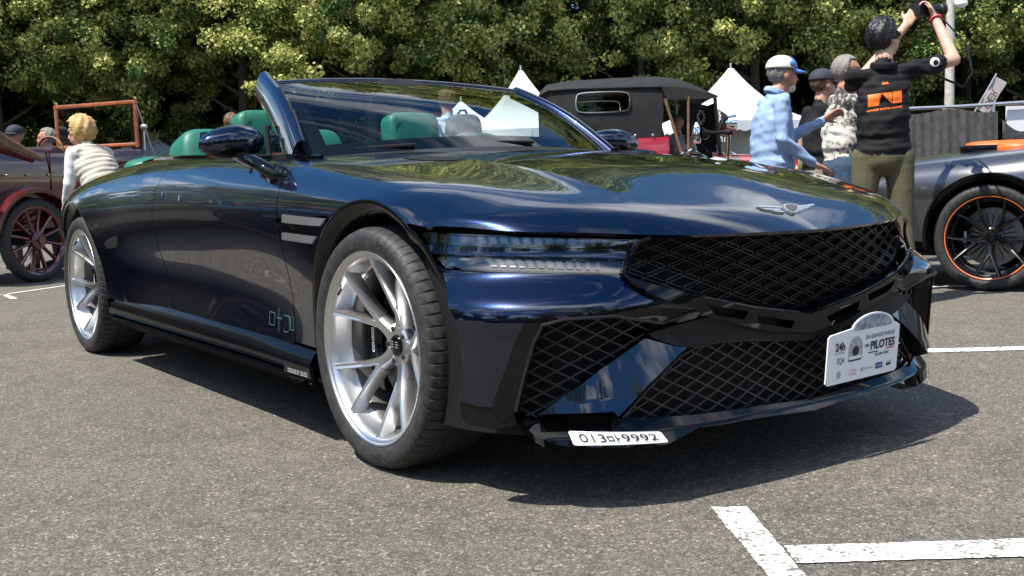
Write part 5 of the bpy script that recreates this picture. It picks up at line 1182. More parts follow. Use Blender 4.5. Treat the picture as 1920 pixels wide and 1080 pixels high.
def camo_nodes(m):
    t = m.node_tree; b = t.nodes['Principled BSDF']; c = t.nodes.new('ShaderNodeTexCoord'); n = t.nodes.new('ShaderNodeTexNoise'); n.inputs['Scale'].default_value = 34; n.inputs['Detail'].default_value = 5; n.inputs['Roughness'].default_value = .7; n2 = t.nodes.new('ShaderNodeTexNoise'); n2.inputs['Scale'].default_value = 5
    t.links.new(c.outputs['Object'], n.inputs['Vector']); t.links.new(c.outputs['Object'], n2.inputs['Vector']); a = t.nodes.new('ShaderNodeMath'); a.operation = 'ADD'; t.links.new(n.outputs['Fac'], a.inputs[0]); t.links.new(n2.outputs['Fac'], a.inputs[1])
    r = t.nodes.new('ShaderNodeValToRGB'); r.color_ramp.interpolation = 'CONSTANT'; e = r.color_ramp.elements; e[0].position = 0; e[0].color = (.030, .030, .030, 1); e[1].position = .90/2; e[1].color = (.15, .14, .125, 1); x = e.new(.5); x.color = (.50, .47, .41, 1); x = e.new(.56); x.color = (.66, .63, .57, 1)
    h = t.nodes.new('ShaderNodeMath'); h.operation = 'MULTIPLY'; h.inputs[1].default_value = .5; t.links.new(a.outputs[0], h.inputs[0]); t.links.new(h.outputs[0], r.inputs[0]); t.links.new(r.outputs[0], b.inputs['Base Color'])
camo_nodes(camo)
# --- photographer: back to us, camera held high in both hands; local +y is where he faces
PH = stand(1.80, el=(-.12, .34, 1.40), wl=(.245, .46, 1.80), er=(.46, .12, 1.54), wr=(.405, .34, 1.83), sr=(.20, .02, 1.485), sl=(-.185, .01, 1.44), head=(.015, .045, 1.678), kl=(-.12, .02, .515), kr=(.12, .0, .515), al=(-.15, -.02, .10), ar=(.15, -.06, .10), tl=(-.18, .12, .045), tr=(.20, .09, .045))
ph, pb_, T, M = figure('photographer in a black shirt with orange print and khaki trousers holding a camera up', (2.36, 6.85, 0), -.10, PH, [sk3, blk, khaki, shoe], vox=.009, hd_yaw=-1.05, hd_pitch=.10, hands=(('r', (-.35, .25, .9), (-.9, .2, -.3), .75), ('l', (.45, .1, .75), (.3, .6, .2), .75)), bulk=1.0, seed=3)
hair(ph, T, M, hair_b, front=.42, vol=.018, nape=-.045, down=-.008, rough=.0075); shades(ph, T, gl_dark); eyes(ph, T)
# collar, back print, wristband
mb = MB(); c_ = np.array(PH['neck'])+[0, 0, -.005]; mb.tube([c_+np.array([.070*math.cos(t), .066*math.sin(t)-.002, .010*math.sin(t)-.004]) for t in np.linspace(0, 2*math.pi, 25)], .013, 8, caps=False, flat=1.8, up=(0, 0, 1)); mb.build('collar', blk, ph)
bpy.context.view_layer.update()
from mathutils.bvhtree import BVHTree
def back_print(body, polys, mm, name, root, off=.004, direction=(0, 1, 0), start=-1.):
    """prints lie on the cloth: each outline is projected onto the back of the body mesh"""
    bm = bmesh.new(); bm.from_mesh(body.data); bv = BVHTree.FromBMesh(bm); mb = MB()
    for Vv, Ff in polys:
        W_ = []
        for x, z in Vv:
            h = bv.ray_cast(Vector((x, start, z)), Vector(direction)); p = h[0] if h[0] else Vector((x, -.1, z)); n = h[1] if h[0] else Vector((0, -1, 0)); W_.append(p+n*off)
        mb.add(W_, Ff)
    bm.free(); o = mb.build(name, mm, root, sharp=180); return o
def grid_poly(poly, nx=7, nz=5):
    (x0, z0), (x1, z1), (x2, z2), (x3, z3) = poly; V = []; F = []
    for i in range(nx+1):
        for j in range(nz+1):
            a, b = i/nx, j/nz; V.append(((x0*(1-a)+x1*a)*(1-b)+(x3*(1-a)+x2*a)*b, (z0*(1-a)+z1*a)*(1-b)+(z3*(1-a)+z2*a)*b))
    return V, [(i*(nz+1)+j, (i+1)*(nz+1)+j, (i+1)*(nz+1)+j+1, i*(nz+1)+j+1) for i in range(nx) for j in range(nz)]
orange = mat('orange_print', (.85, .16, .015), .6)
z0 = 1.262; g_ = lambda p: grid_poly([(x*.86-.012, z0+z*.86+.10*(x)) for x, z in p])
back_print(pb_, [g_([(-.115, .0), (-.045, .0), (-.045, .085), (-.115, .085)]), g_([(-.030, .085), (-.030, .085), (.045, .0), (.045, .085)]), g_([(.050, .0), (.118, .0), (.118, .085), (.050, .085)]), g_([(-.045, .0), (-.0445, .0), (-.030, .085), (-.045, .085)])], orange, 'back_print', ph)
Vt, Ft = text_mesh('GENESIS MAGMA RACING', .024, .0003, 'CENTER'); Vt = Vt*[.205/np.ptp(Vt[:, 0]), .8]; back_print(pb_, [([(x-.012, z0-.032+z+.10*x) for x, z in Vt], Ft)], orange, 'back_lettering', ph)
back_print(pb_, [([(-.035, 1.385), (-.02, 1.401), (-.01, 1.393), (0, 1.401), (.015, 1.388)], [(0, 1, 2, 3, 4)])], orange, 'neck_emblem', ph)
slv = np.array(PH['sr'])*.62+np.array(PH['er'])*.38; mb = MB().ell(slv+[.01, -.066, .012], (.030, .008, .030), 14, 8).ell(slv+[.013, -.072, .010], (.017, .006, .017), 12, 8, m=1); mb.build('sleeve_badge', [white_paint, blk], ph)
wv = np.array(PH['wr']); ev_ = np.array(PH['er']); dw = (wv-ev_)/np.linalg.norm(wv-ev_); mb = MB(); a = np.cross(dw, [0, 0, 1]); a /= np.linalg.norm(a); b = np.cross(dw, a); c_ = wv-dw*.012
mb.tube([c_+.036*(a*math.cos(t)+b*math.sin(t)) for t in np.linspace(0, 2*math.pi, 21)], .008, 6, caps=False); mb.build('wristband', mat('red_band', (.55, .05, .06), .6), ph)
# his camera
cmr = empty('photo_camera', (2.36, 6.85, 0), -.10, 'black camera with a long lens held up by the photographer', 'camera'); cc = np.array([.34, .46, 1.905])
dk = mat('camera_black', (.010, .010, .011), .45, 0, .4); Mc = rotm('Z', -1.15)@rotm('X', .02)
MB().box(cc, (.135, .07, .09), M=Mc, bev=.012).box(cc+[0, 0, .055], (.05, .05, .03), M=Mc, bev=.008).box(cc+Mc@np.array([.055, .025, -.01]), (.035, .05, .09), M=Mc, bev=.01).build('camera_body', dk, cmr)
q = Mc@np.array([0, 1, 0]); MB().tube([cc+q*.04, cc+q*.08, cc+q*.09, cc+q*.15, cc+q*.155, cc+q*.19], [.033, .033, .036, .036, .041, .042], 20).build('lens', dk, cmr)
MB().tube([cc+[.07, 0, .02], np.array(PH['er'])+[.09, .05, .10], np.array(PH['er'])+[.12, .02, -.08], np.array(PH['er'])+[.07, .03, -.17], np.array([.24, .12, 1.50])], .009, 6, flat=.4).build('strap', dk, cmr)
# --- man in the light blue shirt, side on, pointing
BM = stand(1.66, chest=(0, .0, 1.18), neck=(0, .02, 1.40), head=(0, .075, 1.525), er=(.23, -.02, 1.08), wr=(.20, .20, .925), el=(-.20, .20, 1.10), wl=(-.13, .42, 1.215), sl=(-.19, .02, 1.34), sr=(.19, .0, 1.34))
bm_, bb, T, M = figure('man in a light blue shirt and white trucker cap pointing with one hand', (1.82, 7.5, 0), -1.42, BM, [sk2, lblue, beige_t, shoe], vox=.010, hd_yaw=.05, hd_pitch=-.05, hands=(('l', (.1, .8, .45), (.5, -.2, -.6), .5, .3), ('r', (0, .8, -.35), (0, -.3, -1), .25)), sleeves='long', bulk=1.12, seed=8, wr=.0065)
cap_hat(bm_, T, M, mat('cap_cream', (.62, .58, .50), .8), mat('cap_blue', (.10, .21, .55), .8), MATS['cap_blue']); hair(bm_, T, M, hair_g, front=.05, vol=.003, nape=-.055, down=-.03); eyes(bm_, T)
MB().ell(T((0, .058, -.084)), (.043, .042, .032), 14, 10).build('beard', mat('white_beard', (.60, .57, .53), .8, bump=(90, .8, .01)), bm_); MB().ell(T((.090, .03, .075)), (.008, .022, .022), 12, 8).build('cap_badge', MATS['cap_blue'], bm_)
mb = MB(); c_ = np.array(BM['neck']); mb.tube([c_+np.array([.064*math.cos(t), .062*math.sin(t), .012-.025*math.sin(t)]) for t in np.linspace(0, 2*math.pi, 25)], .011, 8, caps=False, flat=1.8, up=(0, 0, 1)); mb.build('collar', lblue, bm_)
# --- man in black with a dark cap
KM = stand(1.66, er=(.25, .02, 1.06), wr=(.24, .12, .84)); km, kb, T, M = figure('man in a black shirt and navy cap standing behind the man in light blue', (2.50, 8.75, 0), -1.35, KM, [sk, blk, beige_t, shoe], vox=.012, hd_yaw=.1, seed=12); cn_ = mat('cap_navy', (.022, .026, .042), .8)
cap_hat(km, T, M, cn_, cn_, cn_); shades(km, T, gl_dark); hair(km, T, M, hair_br, front=.0, vol=.002, nape=-.05, down=-.03); slv = np.array(KM['sr'])*.5+np.array(KM['er'])*.5; MB().ell(slv+[.062, 0, .03], (.010, .030, .030), 14, 8).build('sleeve_badge', white_paint, km)
MB().ell(T((0, .070, -.075)), (.045, .036, .030), 14, 10).build('beard', hair_br, km)
# --- man in camouflage print shirt
CM = stand(1.71, el=(-.22, .12, 1.08), wl=(-.02, .25, 1.12), er=(.22, .13, 1.09), wr=(.03, .26, 1.14)); cmn, cb, T, M = figure('man with grey hair and sunglasses in a black and white camouflage shirt and jeans', (2.50, 8.15, 0), -1.55, CM, [sk2, camo, denim, shoe], vox=.012, hd_yaw=-.25, seed=15, sleeves='long', bulk=1.12, tuck=True)
hair(cmn, T, M, hair_g, front=.34, vol=.008, nape=-.04, down=-.01, rough=.005); shades(cmn, T, gl_dark); MB().box((0, .13, .965), (.30, .03, .045), bev=.008).build('belt', ink, cmn)
# --- woman in a quilted vest leaning in
WM_ = stand(1.56, pelvis=(0, 0, .84), chest=(0, .13, 1.045), neck=(0, .225, 1.225), head=(0, .295, 1.345), sl=(-.165, .205, 1.175), sr=(.165, .205, 1.175), el=(-.20, .22, .93), er=(.20, .22, .93), wl=(-.15, .34, .78), wr=(.15, .34, .78))
vest = mat('beige_quilted_vest', (.47, .42, .345), .55, 0, .4, noise=(12, .08)); wm, wb, T, M = figure('blond woman in a beige quilted vest leaning towards the maroon veteran car', (-3.22, 8.75, 0), 1.05, WM_, [sk3, vest, grey_t, shoe, wht], vox=.010, hd_yaw=.35, hd_pitch=-.12, sleeves='long', seed=21, quilt=True, bulk=1.05, wr=.003)
hair(wm, T, M, hair_y, front=.38, vol=.026, nape=-.075, down=-.045, rough=.009); shades(wm, T, gl_dark)
mb = MB(); c_ = np.array(WM_['neck'])+[0, .0, .0]; mb.tube([c_+np.array([.075*math.cos(t), .07*math.sin(t), .0]) for t in np.linspace(0, 2*math.pi, 25)], .024, 8, caps=False); mb.build('vest_collar', vest, wm)
# --- distant figures
def far_person(label, loc, rz, h, shirt, hairm, capm=None, sh=False, yaw=0., **kw):
    p, b, T, M = figure(label, loc, rz, stand(h, **kw), [sk2, shirt, grey_t, shoe], vox=.016, hd_yaw=yaw, seed=int(h*100))
    if capm: cap_hat(p, T, M, capm, capm, capm)
    hair(p, T, M, hairm, front=.25, vol=.006, nape=-.05)
    (shades(p, T, gl_dark) if sh else eyes(p, T)); return p, b, T
far_person('man in a dark cap and sunglasses behind the maroon veteran car', (-5.55, 12.35, 0), 2.9, 1.62, wht, hair_g, cn_, True); far_person('man with grey hair and glasses behind the maroon veteran car', (-5.28, 12.6, 0), 1.9, 1.60, grey_t, hair_g, None, False)
far_person('man with short brown hair standing behind the navy convertible', (-3.03, 12.0, 0), .2, 1.68, grey_t, hair_br); far_person('man in a white shirt standing behind the black topped veteran car', (2.33, 14.9, 0), 2.6, 1.66, wht, hair_g)
bk_, bb2, T = far_person('man in a pale blue shirt carrying a grey backpack behind the navy convertible', (-.55, 10.2, 0), .35, 1.74, mat('pale_blue_shirt', (.36, .45, .60), .8), hair_br)
bpk = empty('backpack', (-.55, 10.2, 0), .35, 'grey backpack worn by the man in pale blue', 'backpack'); gr = mat('grey_nylon', (.10, .10, .115), .75, noise=(16, .3), bump=(14, .5, .03))
q = sell((.07, -.235, 1.24), (.165, .11, .235), .5, .5); MB().add(q.V, q.F).build('pack', gr, bpk, sharp=180); q = sell((.07, -.345, 1.17), (.125, .04, .13), .5, .5); MB().add(q.V, q.F).build('front_pocket', gr, bpk, sharp=180)
for d in (-.16, .13): MB().tube([(d, -.15, 1.42), (d, -.02, 1.48), (d, .13, 1.36), (d, .12, 1.12)], .02, 6, flat=.4).build('strap', mat('dark_strap', (.02, .02, .025), .8), bpk)
MB().tube([(.03, -.20, 1.47), (.05, -.22, 1.51), (.10, -.22, 1.51), (.12, -.20, 1.47)], .012, 6).build('handle', gr, bpk)
# ------------------------------------------------------------------ veteran cars
maroon = mat('maroon_coachwork', (.085, .010, .010), .16, 0, .5, .9, .04, 1.5, noise=(3, .25)); wood = mat('varnished_wood', (.30, .085, .028), .35, 0, .5, .5, .1, noise=(14, .35)); wood2 = mat('brown_wood_bow', (.16, .085, .045), .6, noise=(20, .35)); brass = mat('brass', (.72, .50, .20), .22, 1.0); blackcloth = mat('black_top_cloth', (.016, .017, .017), .75, 0, .3, noise=(6, .25), bump=(5, .25, .03)); red = mat('cherry_coachwork', (.32, .006, .016), .2, 0, .5, .9, .04); lgl = glass_mat('old_glass', (.90, .92, .88), 1.35, .0); seatl = mat('dark_leather', (.03, .015, .012), .5, bump=(8, .6, .03)); vrub = mat('old_tyre_rubber', (.022, .022, .022), .7)
def spoke_wheel(parent, loc, r, m, n=12, name='wheel'):
    w_ = bpy.data.objects.new(name, None); COL.objects.link(w_); w_.parent = parent; w_.location = loc
    MB().lathe([(r-.075, -.045), (r-.05, -.055), (r-.015, -.045), (r, -.02), (r, .02), (r-.015, .045), (r-.05, .055), (r-.075, .045)], 56, close=True).build('tyre', vrub, w_, sharp=60)
    MB().lathe([(r-.115, -.02), (r-.09, -.035), (r-.072, -.04), (r-.072, .04), (r-.09, .035), (r-.115, .02)], 56, close=True).build('rim', m, w_, sharp=60)
    MB().lathe([(0, -.09), (.035, -.09), (.04, -.06), (.085, -.05), (.09, -.02), (.09, .03), (0, .03)], 30).build('hub', m, w_)
    q = MB().tube([(0, 0, .06), (0, 0, (r-.1)*.5), (0, 0, r-.10)], [.022, .016, .021], 8, flat=1.3, up=(0, 1, 0)); s0 = q.build('spoke', m, w_, sharp=60)
    for i in range(1, n): c = s0.copy(); COL.objects.link(c); c.parent = w_; c.rotation_euler = (0, 2*math.pi*i/n, 0)
    for i in range(6): a = 2*math.pi*i/6; MB().tube([(.065*math.cos(a), -.06, .065*math.sin(a)), (.065*math.cos(a), -.045, .065*math.sin(a))], .009, 6).build('hub_bolt', m, w_)
    return w_
def fender(parent, cx, y0, y1, r, a0, a1, m, z=.41, lip=.04):
    V = []; n = 22
    for i in range(n+1):
        a = R(a0+(a1-a0)*i/n); rr_ = r+.05*max(0, (i/n-.6))
        for y, dr in ((y0, -lip), (y0, 0), ((y0+y1)/2, .02), (y1, 0), (y1, -lip)): V.append((cx+(rr_+dr)*math.cos(a), y, z+(rr_+dr)*math.sin(a)))
    o = MB().add(V, [(i*5+j, i*5+j+1, i*5+6+j, i*5+5+j) for i in range(n) for j in range(4)]).build('fender', m, parent, sharp=50); md = o.modifiers.new('t', 'SOLIDIFY'); md.thickness = .006; return o
mc = empty('veteran_car', (-5.27, 10.85, 0), math.atan2(.91, .42), 'maroon veteran touring car with folded top and wooden windscreen frame', 'car')
for x in (0, 2.75):
    for s_ in (-1, 1):
        w_ = spoke_wheel(mc, (x, s_*.70, .41), .41, maroon); w_.rotation_euler = (0, .2+x, 0 if s_ < 0 else math.pi)
        fender(mc, x, s_*.80, s_*.58, .50, 5, 170, maroon)
MB().tube([(0, -.66, .41), (0, .66, .41)], .05, 10).build('axle', matte, mc); MB().tube([(2.75, -.62, .38), (2.75, .62, .38)], .03, 8).build('axle', matte, mc)
# tub: side walls with a dip at the door, rounded back
def tub_side(s_):
    V = []; xs = np.linspace(-.62, 1.62, 30)
    for x in xs:
        top = 1.30-.03*smst(x, -.1, .2)*(1-smst(x, .9, 1.3))+.02*smst(x, -.62, -.4); bul = .045*math.sin(math.pi*np.clip((x+.62)/2.24, 0, 1))
        for z, f in ((.52, .86), (.62, .93), (.80, 1.), (1.0, 1.02), (1.16, 1.0), (top-.02, .985), (top, .97), (top-.01, .93)): V.append((x, s_*((.60+bul)*f), z))
    return MB().add(V, [(i*8+j, i*8+j+1, (i+1)*8+j+1, (i+1)*8+j) for i in range(29) for j in range(7)])
for s_ in (-1, 1):
    b_ = tub_side(s_).build('body_side', maroon, mc, sharp=60); MB().tube([(x, s_*.655, 1.02) for x in np.linspace(-.6, 1.6, 12)], .010, 6).build('side_bead', maroon, b_)
    MB().tube([(.28, s_*.658, .60), (.28, s_*.655, 1.28), (.92, s_*.655, 1.28), (.92, s_*.658, .60)], .008, 5).build('door_edge', maroon, b_)
    for x in np.linspace(-.5, 1.5, 9): MB().ell((x, s_*.668, 1.045), (.012, .010, .012), 8, 6).build('stud', brass, b_)
V = []
for i in range(15):
    a = math.pi/2+math.pi*i/14
    for z, f in ((.55, .86), (.8, 1.), (1.1, 1.02), (1.32, .98)): V.append((-.60+.34*math.cos(a)*f, .60*math.sin(a)*f, z))
MB().add(V, [(i*4+j, i*4+j+1, i*4+5+j, i*4+4+j) for i in range(14) for j in range(3)]).build('body_back', maroon, mc, sharp=60)
MB().box((.5, 0, .55), (2.3, 1.08, .06)).build('floor', matte, mc); MB().box((1.1, 0, .42), (3.9, .7, .10)).build('chassis', matte, mc)
for x in (-.25, .75): q = MB().box((x, 0, .86), (.5, 1.05, .22), bev=.06).box((x-.25, 0, 1.08), (.16, 1.08, .52), bev=.06); q.build('seat', seatl, mc)
V = []
for x, hw, zt in ((1.56, .60, 1.33), (1.75, .56, 1.25), (1.95, .46, 1.16), (2.95, .36, 1.10)):
    for t in np.linspace(0, math.pi, 11): V.append((x, hw*math.cos(t), .60+(zt-.60)*math.sin(t)**.55))
MB().add(V, [(i*11+j, i*11+j+1, i*11+12+j, i*11+11+j) for i in range(3) for j in range(10)]).build('hood', maroon, mc, sharp=50); MB().box((2.99, 0, .82), (.09, .72, .62), bev=.04).build('radiator', brass, mc)
wf = MB().tube([(1.55, -.60, 1.34), (1.55, -.60, 1.83)], .022, 6).tube([(1.55, .58, 1.34), (1.55, .58, 1.83)], .022, 6).tube([(1.55, -.62, 1.83), (1.55, .60, 1.83)], .024, 6).tube([(1.55, -.62, 1.37), (1.55, .60, 1.37)], .022, 6).build('windscreen_frame', wood, mc)
MB().add([(1.55, -.58, 1.38), (1.55, .56, 1.38), (1.55, .56, 1.81), (1.55, -.58, 1.81)], [(0, 1, 2, 3)]).build('windscreen_glass', lgl, wf)
for y in (-.60, .58): MB().box((1.55, y, 1.87), (.03, .035, .04), bev=.008).build('frame_clamp', brass, wf)
MB().tube([(1.55, -.62, 1.80), (1.80, -.60, 1.25)], .010, 5).build('stay_rod', metal, wf); MB().tube([(1.60, -.66, 1.30), (1.60, -.66, 1.52)], .008, 6).ell((1.6, -.66, 1.56), (.03, .05, .03)).build('side_lamp', metal, mc)
mb = MB(); mb.tube([(1.15, .28+.2*math.cos(t), 1.30+.18*math.sin(t)) for t in np.linspace(0, 2*math.pi, 25)], .014, 6, caps=False).tube([(1.15, .28, 1.30), (1.6, .28, .9)], .015, 6); mb.build('steering_wheel', wood2, mc)
for k_ in range(5):   # folded top: wooden bows lying on each other
    z = 1.32+.042*k_; MB().tube([(.15-.10*k_, -.70, z-.12), (-.55, -.69, z+.11), (-1.0, -.62, z+.22), (-1.12, 0, z+.24), (-1.0, .62, z+.22), (-.55, .69, z+.11), (.15-.10*k_, .70, z-.12)], .020, 6, flat=1.5).build('top_bow', wood2, mc)
q = sell((-.95, 0, 1.42), (.20, .66, .12), .7, .5); MB().add(q.V, q.F).build('folded_cloth', mat('brown_top_cloth', (.05, .03, .02), .85, bump=(8, .7, .04)), mc, sharp=180)
MB().tube([(.55, -.76, .45), (2.2, -.76, .45)], .06, 6, flat=.3).tube([(.55, .76, .45), (2.2, .76, .45)], .06, 6, flat=.3).build('running_board', maroon, mc)

# --- black-topped car
class Plane_(Surf):
    eps = (1e-3, 1e-3); met = (1., 1.); dom = ((-9, 9), (-9, 9))
    def __init__(s, y, bul=0.): s.y = y; s.b = bul
    def ev(s, uv): uv = np.atleast_2d(uv); return np.stack([uv[:, 0], s.y-s.b*np.sin(np.pi*np.clip(uv[:, 0]/1.55, 0, 1))*np.sin(np.pi*np.clip((uv[:, 1]-1.25)/.65, 0, 1)), uv[:, 1]], -1)
bc = empty('veteran_car', (.40, 13.95, 0), -.03, 'cherry red veteran car under a raised black cloth top', 'car'); HW = 1.5; bc.scale = (1.02, 1., 1.04)
rr4 = lambda x0, z0, x1, z1, r_: [(x0+r_, z0), (x1-r_, z0), (x1, z0+r_), (x1, z1-r_), (x1-r_, z1), (x0+r_, z1), (x0, z1-r_), (x0, z0+r_)]
win = smooth_poly(rr4(.47, 1.615, 1.14, 1.865, .05), 2); outl = [(.0, 1.30), (1.53, 1.30), (1.56, 1.60), (1.55, 1.90), (.35, 1.915), (.06, 1.86), (.0, 1.78)]
for y, sg in ((0., 1), (HW, -1)):
    pl_ = Plane_(y, .03*sg); v, f, n_ = patch(pl_, outl, [win], .08, 0, edge=.05); sd_ = MB().add(v, f).build('side_curtain', blackcloth, bc, sharp=60)
    fr_ = [(x, y-.012*sg-.025*sg, z) for x, z in win]; MB().tube(fr_+[fr_[0]], .010, 6, caps=False).build('window_frame', chrome, sd_); v, f, n_ = patch(Plane_(y-.02*sg), win, [], .2, 0); MB().add(v, f).build('window_pane', lgl, sd_)
    for x in (.77, .99, 1.20, 1.42): MB().ell((x, y-.025*sg, 1.325), (.018, .014, .018), 10, 8).build('stud', chrome, sd_)
V = []; st = [(-.02, 1.76, .06), (.03, 1.86, .08), (.12, 1.905, .12), (.4, 1.915, .15), (1.0, 1.915, .17), (1.52, 1.91, .18), (1.80, 1.89, .16), (2.05, 1.83, .10), (2.24, 1.775, .03)]
for x, z, c in st:
    for t in np.linspace(0, 1, 13): V.append((x+(.03*math.sin(math.pi*t) if x > 2 else 0), -.03+(HW+.06)*t, z+c*math.sin(math.pi*t)**.7))
o = MB().add(V, [(i*13+j, i*13+j+1, i*13+14+j, i*13+13+j) for i in range(8) for j in range(12)]).build('cloth_roof', blackcloth, bc, sharp=50); md = o.modifiers.new('t', 'SOLIDIFY'); md.thickness = .02
V = [(x, y, z) for x, z in ((1.56, 1.90), (1.80, 1.88), (2.05, 1.80), (2.24, 1.765)) for y in (-.03, -.035)]; 
MB().prism([(1.54, 1.90), (1.82, 1.885), (2.05, 1.82), (2.24, 1.765), (2.20, 1.745), (1.6, 1.74)], -.03, -.02).build('roof_valance', blackcloth, bc)
v, f, n_ = patch(Plane_(0), [(0, 1.27), (HW, 1.27), (HW, 1.78), (0, 1.78)], [rr4(.5, 1.45, 1.0, 1.7, .04)], .2, 0); MB().add([(0., p[0], p[2]) for p in v], f).build('back_curtain', blackcloth, bc)
MB().box((.75, HW/2, 1.93), (1.3, 1.3, .01)).build('roof_lining', mat('tan_lining', (.20, .13, .09), .85), bc)
MB().tube([(1.58, -.02, 1.76), (1.80, -.01, 1.02)], .020, 6).build('top_strut', wood2, bc); MB().tube([(1.87, -.01, 1.78), (1.86, -.01, 1.02)], .024, 6, flat=.7).build('top_strut', wood2, bc); MB().tube([(1.60, HW, 1.76), (1.82, HW, 1.02)], .020, 6).build('top_strut', wood2, bc); MB().tube([(2.2, 0, 1.76), (2.26, 0, 1.05)], .022, 6).build('windscreen_post', matte, bc); MB().tube([(2.2, HW, 1.76), (2.26, HW, 1.05)], .022, 6).build('windscreen_post', matte, bc)
MB().add([(2.23, .05, 1.1), (2.23, HW-.05, 1.1), (2.21, HW-.05, 1.7), (2.21, .05, 1.7)], [(0, 1, 2, 3)]).build('windscreen_glass', lgl, bc)
MB().box((.80, HW/2, .95), (1.68, HW+.03, .72), bev=.05).build('tub', red, bc); MB().box((1.92, HW/2, .78), (.72, HW-.10, .42), bev=.05).build('front_floor', red, bc)
V = []
for x, hw, zt in ((2.22, .62, 1.14), (2.5, .50, 1.08), (3.3, .40, 1.02)):
    for t in np.linspace(0, math.pi, 11): V.append((x, HW/2+hw*math.cos(t), .55+(zt-.55)*math.sin(t)**.5))
MB().add(V, [(i*11+j, i*11+j+1, i*11+12+j, i*11+11+j) for i in range(2) for j in range(10)]).build('hood', red, bc, sharp=50); MB().box((3.34, HW/2, .78), (.08, .8, .56), bev=.03).build('radiator', brass, bc)
for x in (.25, 2.95):
    for y, rz in ((.04, 0), (HW-.04, math.pi)): w_ = spoke_wheel(bc, (x, y, .40), .40, red); w_.rotation_euler = (0, 0, rz); fender(bc, x, y-.10, y+.12, .48, 5, 175, red, .40)
q = MB().box((1.55, .38, 1.12), (.45, .5, .16), bev=.05).box((1.35, .38, 1.32), (.12, .5, .40), bev=.05).box((1.55, 1.1, 1.12), (.45, .5, .16), bev=.05).box((1.35, 1.1, 1.32), (.12, .5, .40), bev=.05); q.build('front_seats', seatl, bc)
mb = MB(); mb.tube([(1.93+.03*math.sin(t), .42+.2*math.cos(t), 1.40+.19*math.sin(t)) for t in np.linspace(0, 2*math.pi, 25)], .014, 6, caps=False).tube([(1.95, .42, 1.40), (2.3, .42, .9)], .014, 6); mb.build('steering_wheel', matte, bc)
for nm, c, r_, m_ in (('brass_lamp', (2.42, .05, 1.44), .105, chrome), ('brass_lamp', (2.50, .75, 1.40), .095, brass)):
    l_ = MB().lathe([(0, -.12), (r_*.5, -.11), (r_*.85, -.05), (r_, .02), (r_*1.06, .04), (r_*.95, .045), (r_*.5, -.02), (0, -.03)], 28, axis='x', c=c).build(nm, m_, bc, sharp=60); MB().tube([(c[0]-.03, c[1], c[2]-r_), (c[0]-.05, c[1], 1.0)], .016, 6).build('lamp_bracket', m_, l_)
MB().lathe([(.075, .0), (.04, .05), (.022, .12), (.018, .3)], 24, axis='x', c=(2.02, -.10, 1.33)).ell((2.36, -.10, 1.33), (.05, .035, .035)).build('bulb_horn', matte, bc, sharp=60)
MB().box((1.96, -.06, 1.30), (.10, .10, .20), bev=.02).tube([(1.96, -.06, 1.40), (1.96, -.06, 1.46)], [.05, .02], 8).build('carriage_lamp', chrome, bc); MB().tube([(1.7, -.05, 1.06), (1.9, -.10, 1.14), (2.1, -.06, 1.02)], .02, 6).build('hand_brake', chrome, bc)
MB().box((1.4, -.10, .42), (1.7, .22, .03)).build('running_board', matte, bc)
# a veteran bicycle-like frame with lamps stands by the barriers: small open veteran car front
oc = empty('veteran_runabout', (2.95, 15.0, 0), -.1, 'small open veteran runabout with bright lamps beside the crowd barrier', 'car')
MB().box((.35, .55, .62), (1.5, .8, .28), bev=.06).build('tub', matte, oc)
for x in (0, 1.15):
    for y in (0, 1.1): spoke_wheel(oc, (x, y, .36), .36, chrome, 14)
MB().tube([(-.35, .1, 1.02), (.0, .1, 1.06), (.25, .1, .98), (.45, .1, 1.05)], .016, 6).tube([(.05, .1, .7), (.10, .1, 1.25)], .018, 6).tube([(.10+.14*math.cos(t), .1+.05*math.sin(t), 1.02+.14*math.sin(t)) for t in np.linspace(0, 2*math.pi, 20)], .012, 6, caps=False).build('steering_tiller', metal, oc)
for c in ((-.25, .05, 1.02), (.42, .05, .98), (.62, .05, 1.18)): MB().lathe([(0, -.09), (.05, -.06), (.07, 0), (.06, .01), (0, -.01)], 22, axis='y', c=c).build('lamp', chrome, oc, sharp=60)
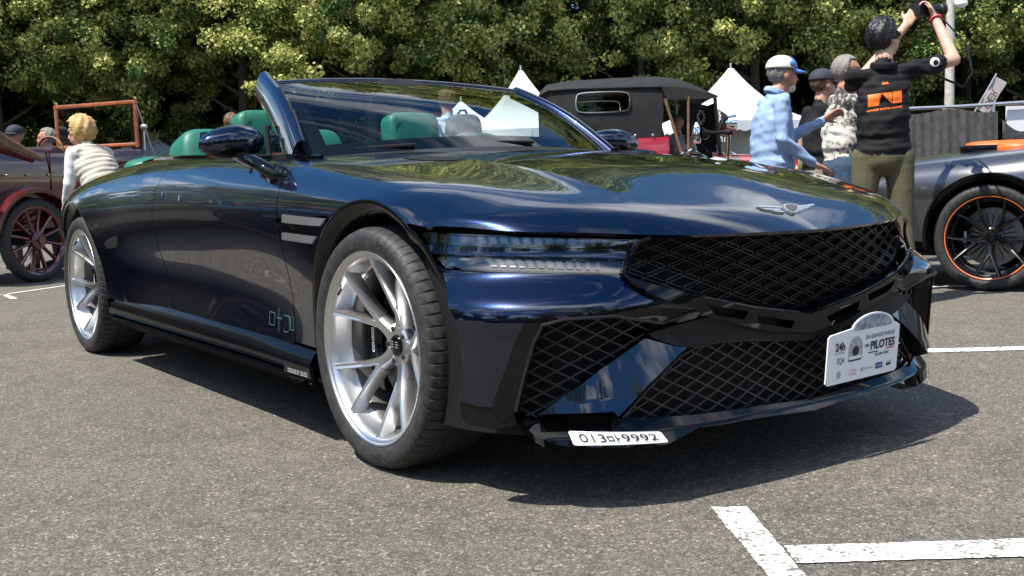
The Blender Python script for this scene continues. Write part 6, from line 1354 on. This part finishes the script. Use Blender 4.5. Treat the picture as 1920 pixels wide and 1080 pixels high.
# ------------------------------------------------------------------ the navy convertible and its grey sister
hero = empty('convertible_car', (CX, CY, 0), -(math.pi/2-YAW), 'dark navy convertible with green leather seats and silver twin spoke wheels', 'car')
parts = build_car(hero)
for x_ in (0, -3.18):
    for s_ in (1, -1): build_wheel(hero, x_, s_, spin=0. if x_ == 0 else .35); build_brakes(hero, x_, s_)
build_top(hero)
GH = -.559
grey = flake_paint('grey_metallic_paint', (.22, .22, .23), (.065, .068, .075), .8, .3, 1.6); orl = mat('orange_leather', (.62, .12, .012), .45, bump=(420, .25, .001)); bw = mat('black_alloy', (.012, .012, .013), .2, .6, .6, .6)
sis = copy_tree(hero, None, {'navy_metallic_paint': grey, 'green_leather': orl, 'brushed_silver_alloy': bw, 'teal_print': orl})
sis.location = (6.50, 6.565, 0); sis.rotation_euler = (0, 0, GH); tag(sis, 'grey convertible with orange seats and black wheels ringed in orange', 'car')
for ch in list(sis.children):
    if ch.name.split('.')[0] == 'number_plate':
        for q in list(ch.children): bpy.data.objects.remove(q)
        bpy.data.objects.remove(ch)
pin = mat('orange_pinstripe', (.75, .16, .02), .4); q0 = None
for ch in list(sis.children):
    if ch.name.split('.')[0] == 'wheel':
        if q0 is None: q0 = MB().lathe([(.2835, .0030), (.285, .0045), (.2885, .0062), (.290, .0060)], 96); o = q0.build('wheel_pinstripe', pin, ch, sharp=60); o.data.transform(Matrix.Scale(-1, 4, (0, 1, 0))); q1 = o
        else: o = q1.copy(); COL.objects.link(o); o.parent = ch
parade_plate(hero)

# parked cars across the bay, outside the frame: the navy door mirrors them
dkp = flake_paint('black_metallic_paint', (.03, .03, .035), (.004, .004, .005), .8, .3, 1.6); redp = flake_paint('dark_red_metallic_paint', (.12, .01, .015), (.03, .003, .004), .8, .3, 1.6)
for (x_, y_, r_z, pm, tx) in ((-4.5, 5.25, -(math.pi/2-YAW)+.03, dkp, 'black convertible parked across the bay from the navy car'), (-3.6, -1.6, 2.4, redp, 'dark red convertible parked behind the photographer\'s standpoint')):
    o = copy_tree(sis, None, {'grey_metallic_paint': pm}); o.location = (x_, y_, 0); o.rotation_euler = (0, 0, r_z); tag(o, tx, 'car')
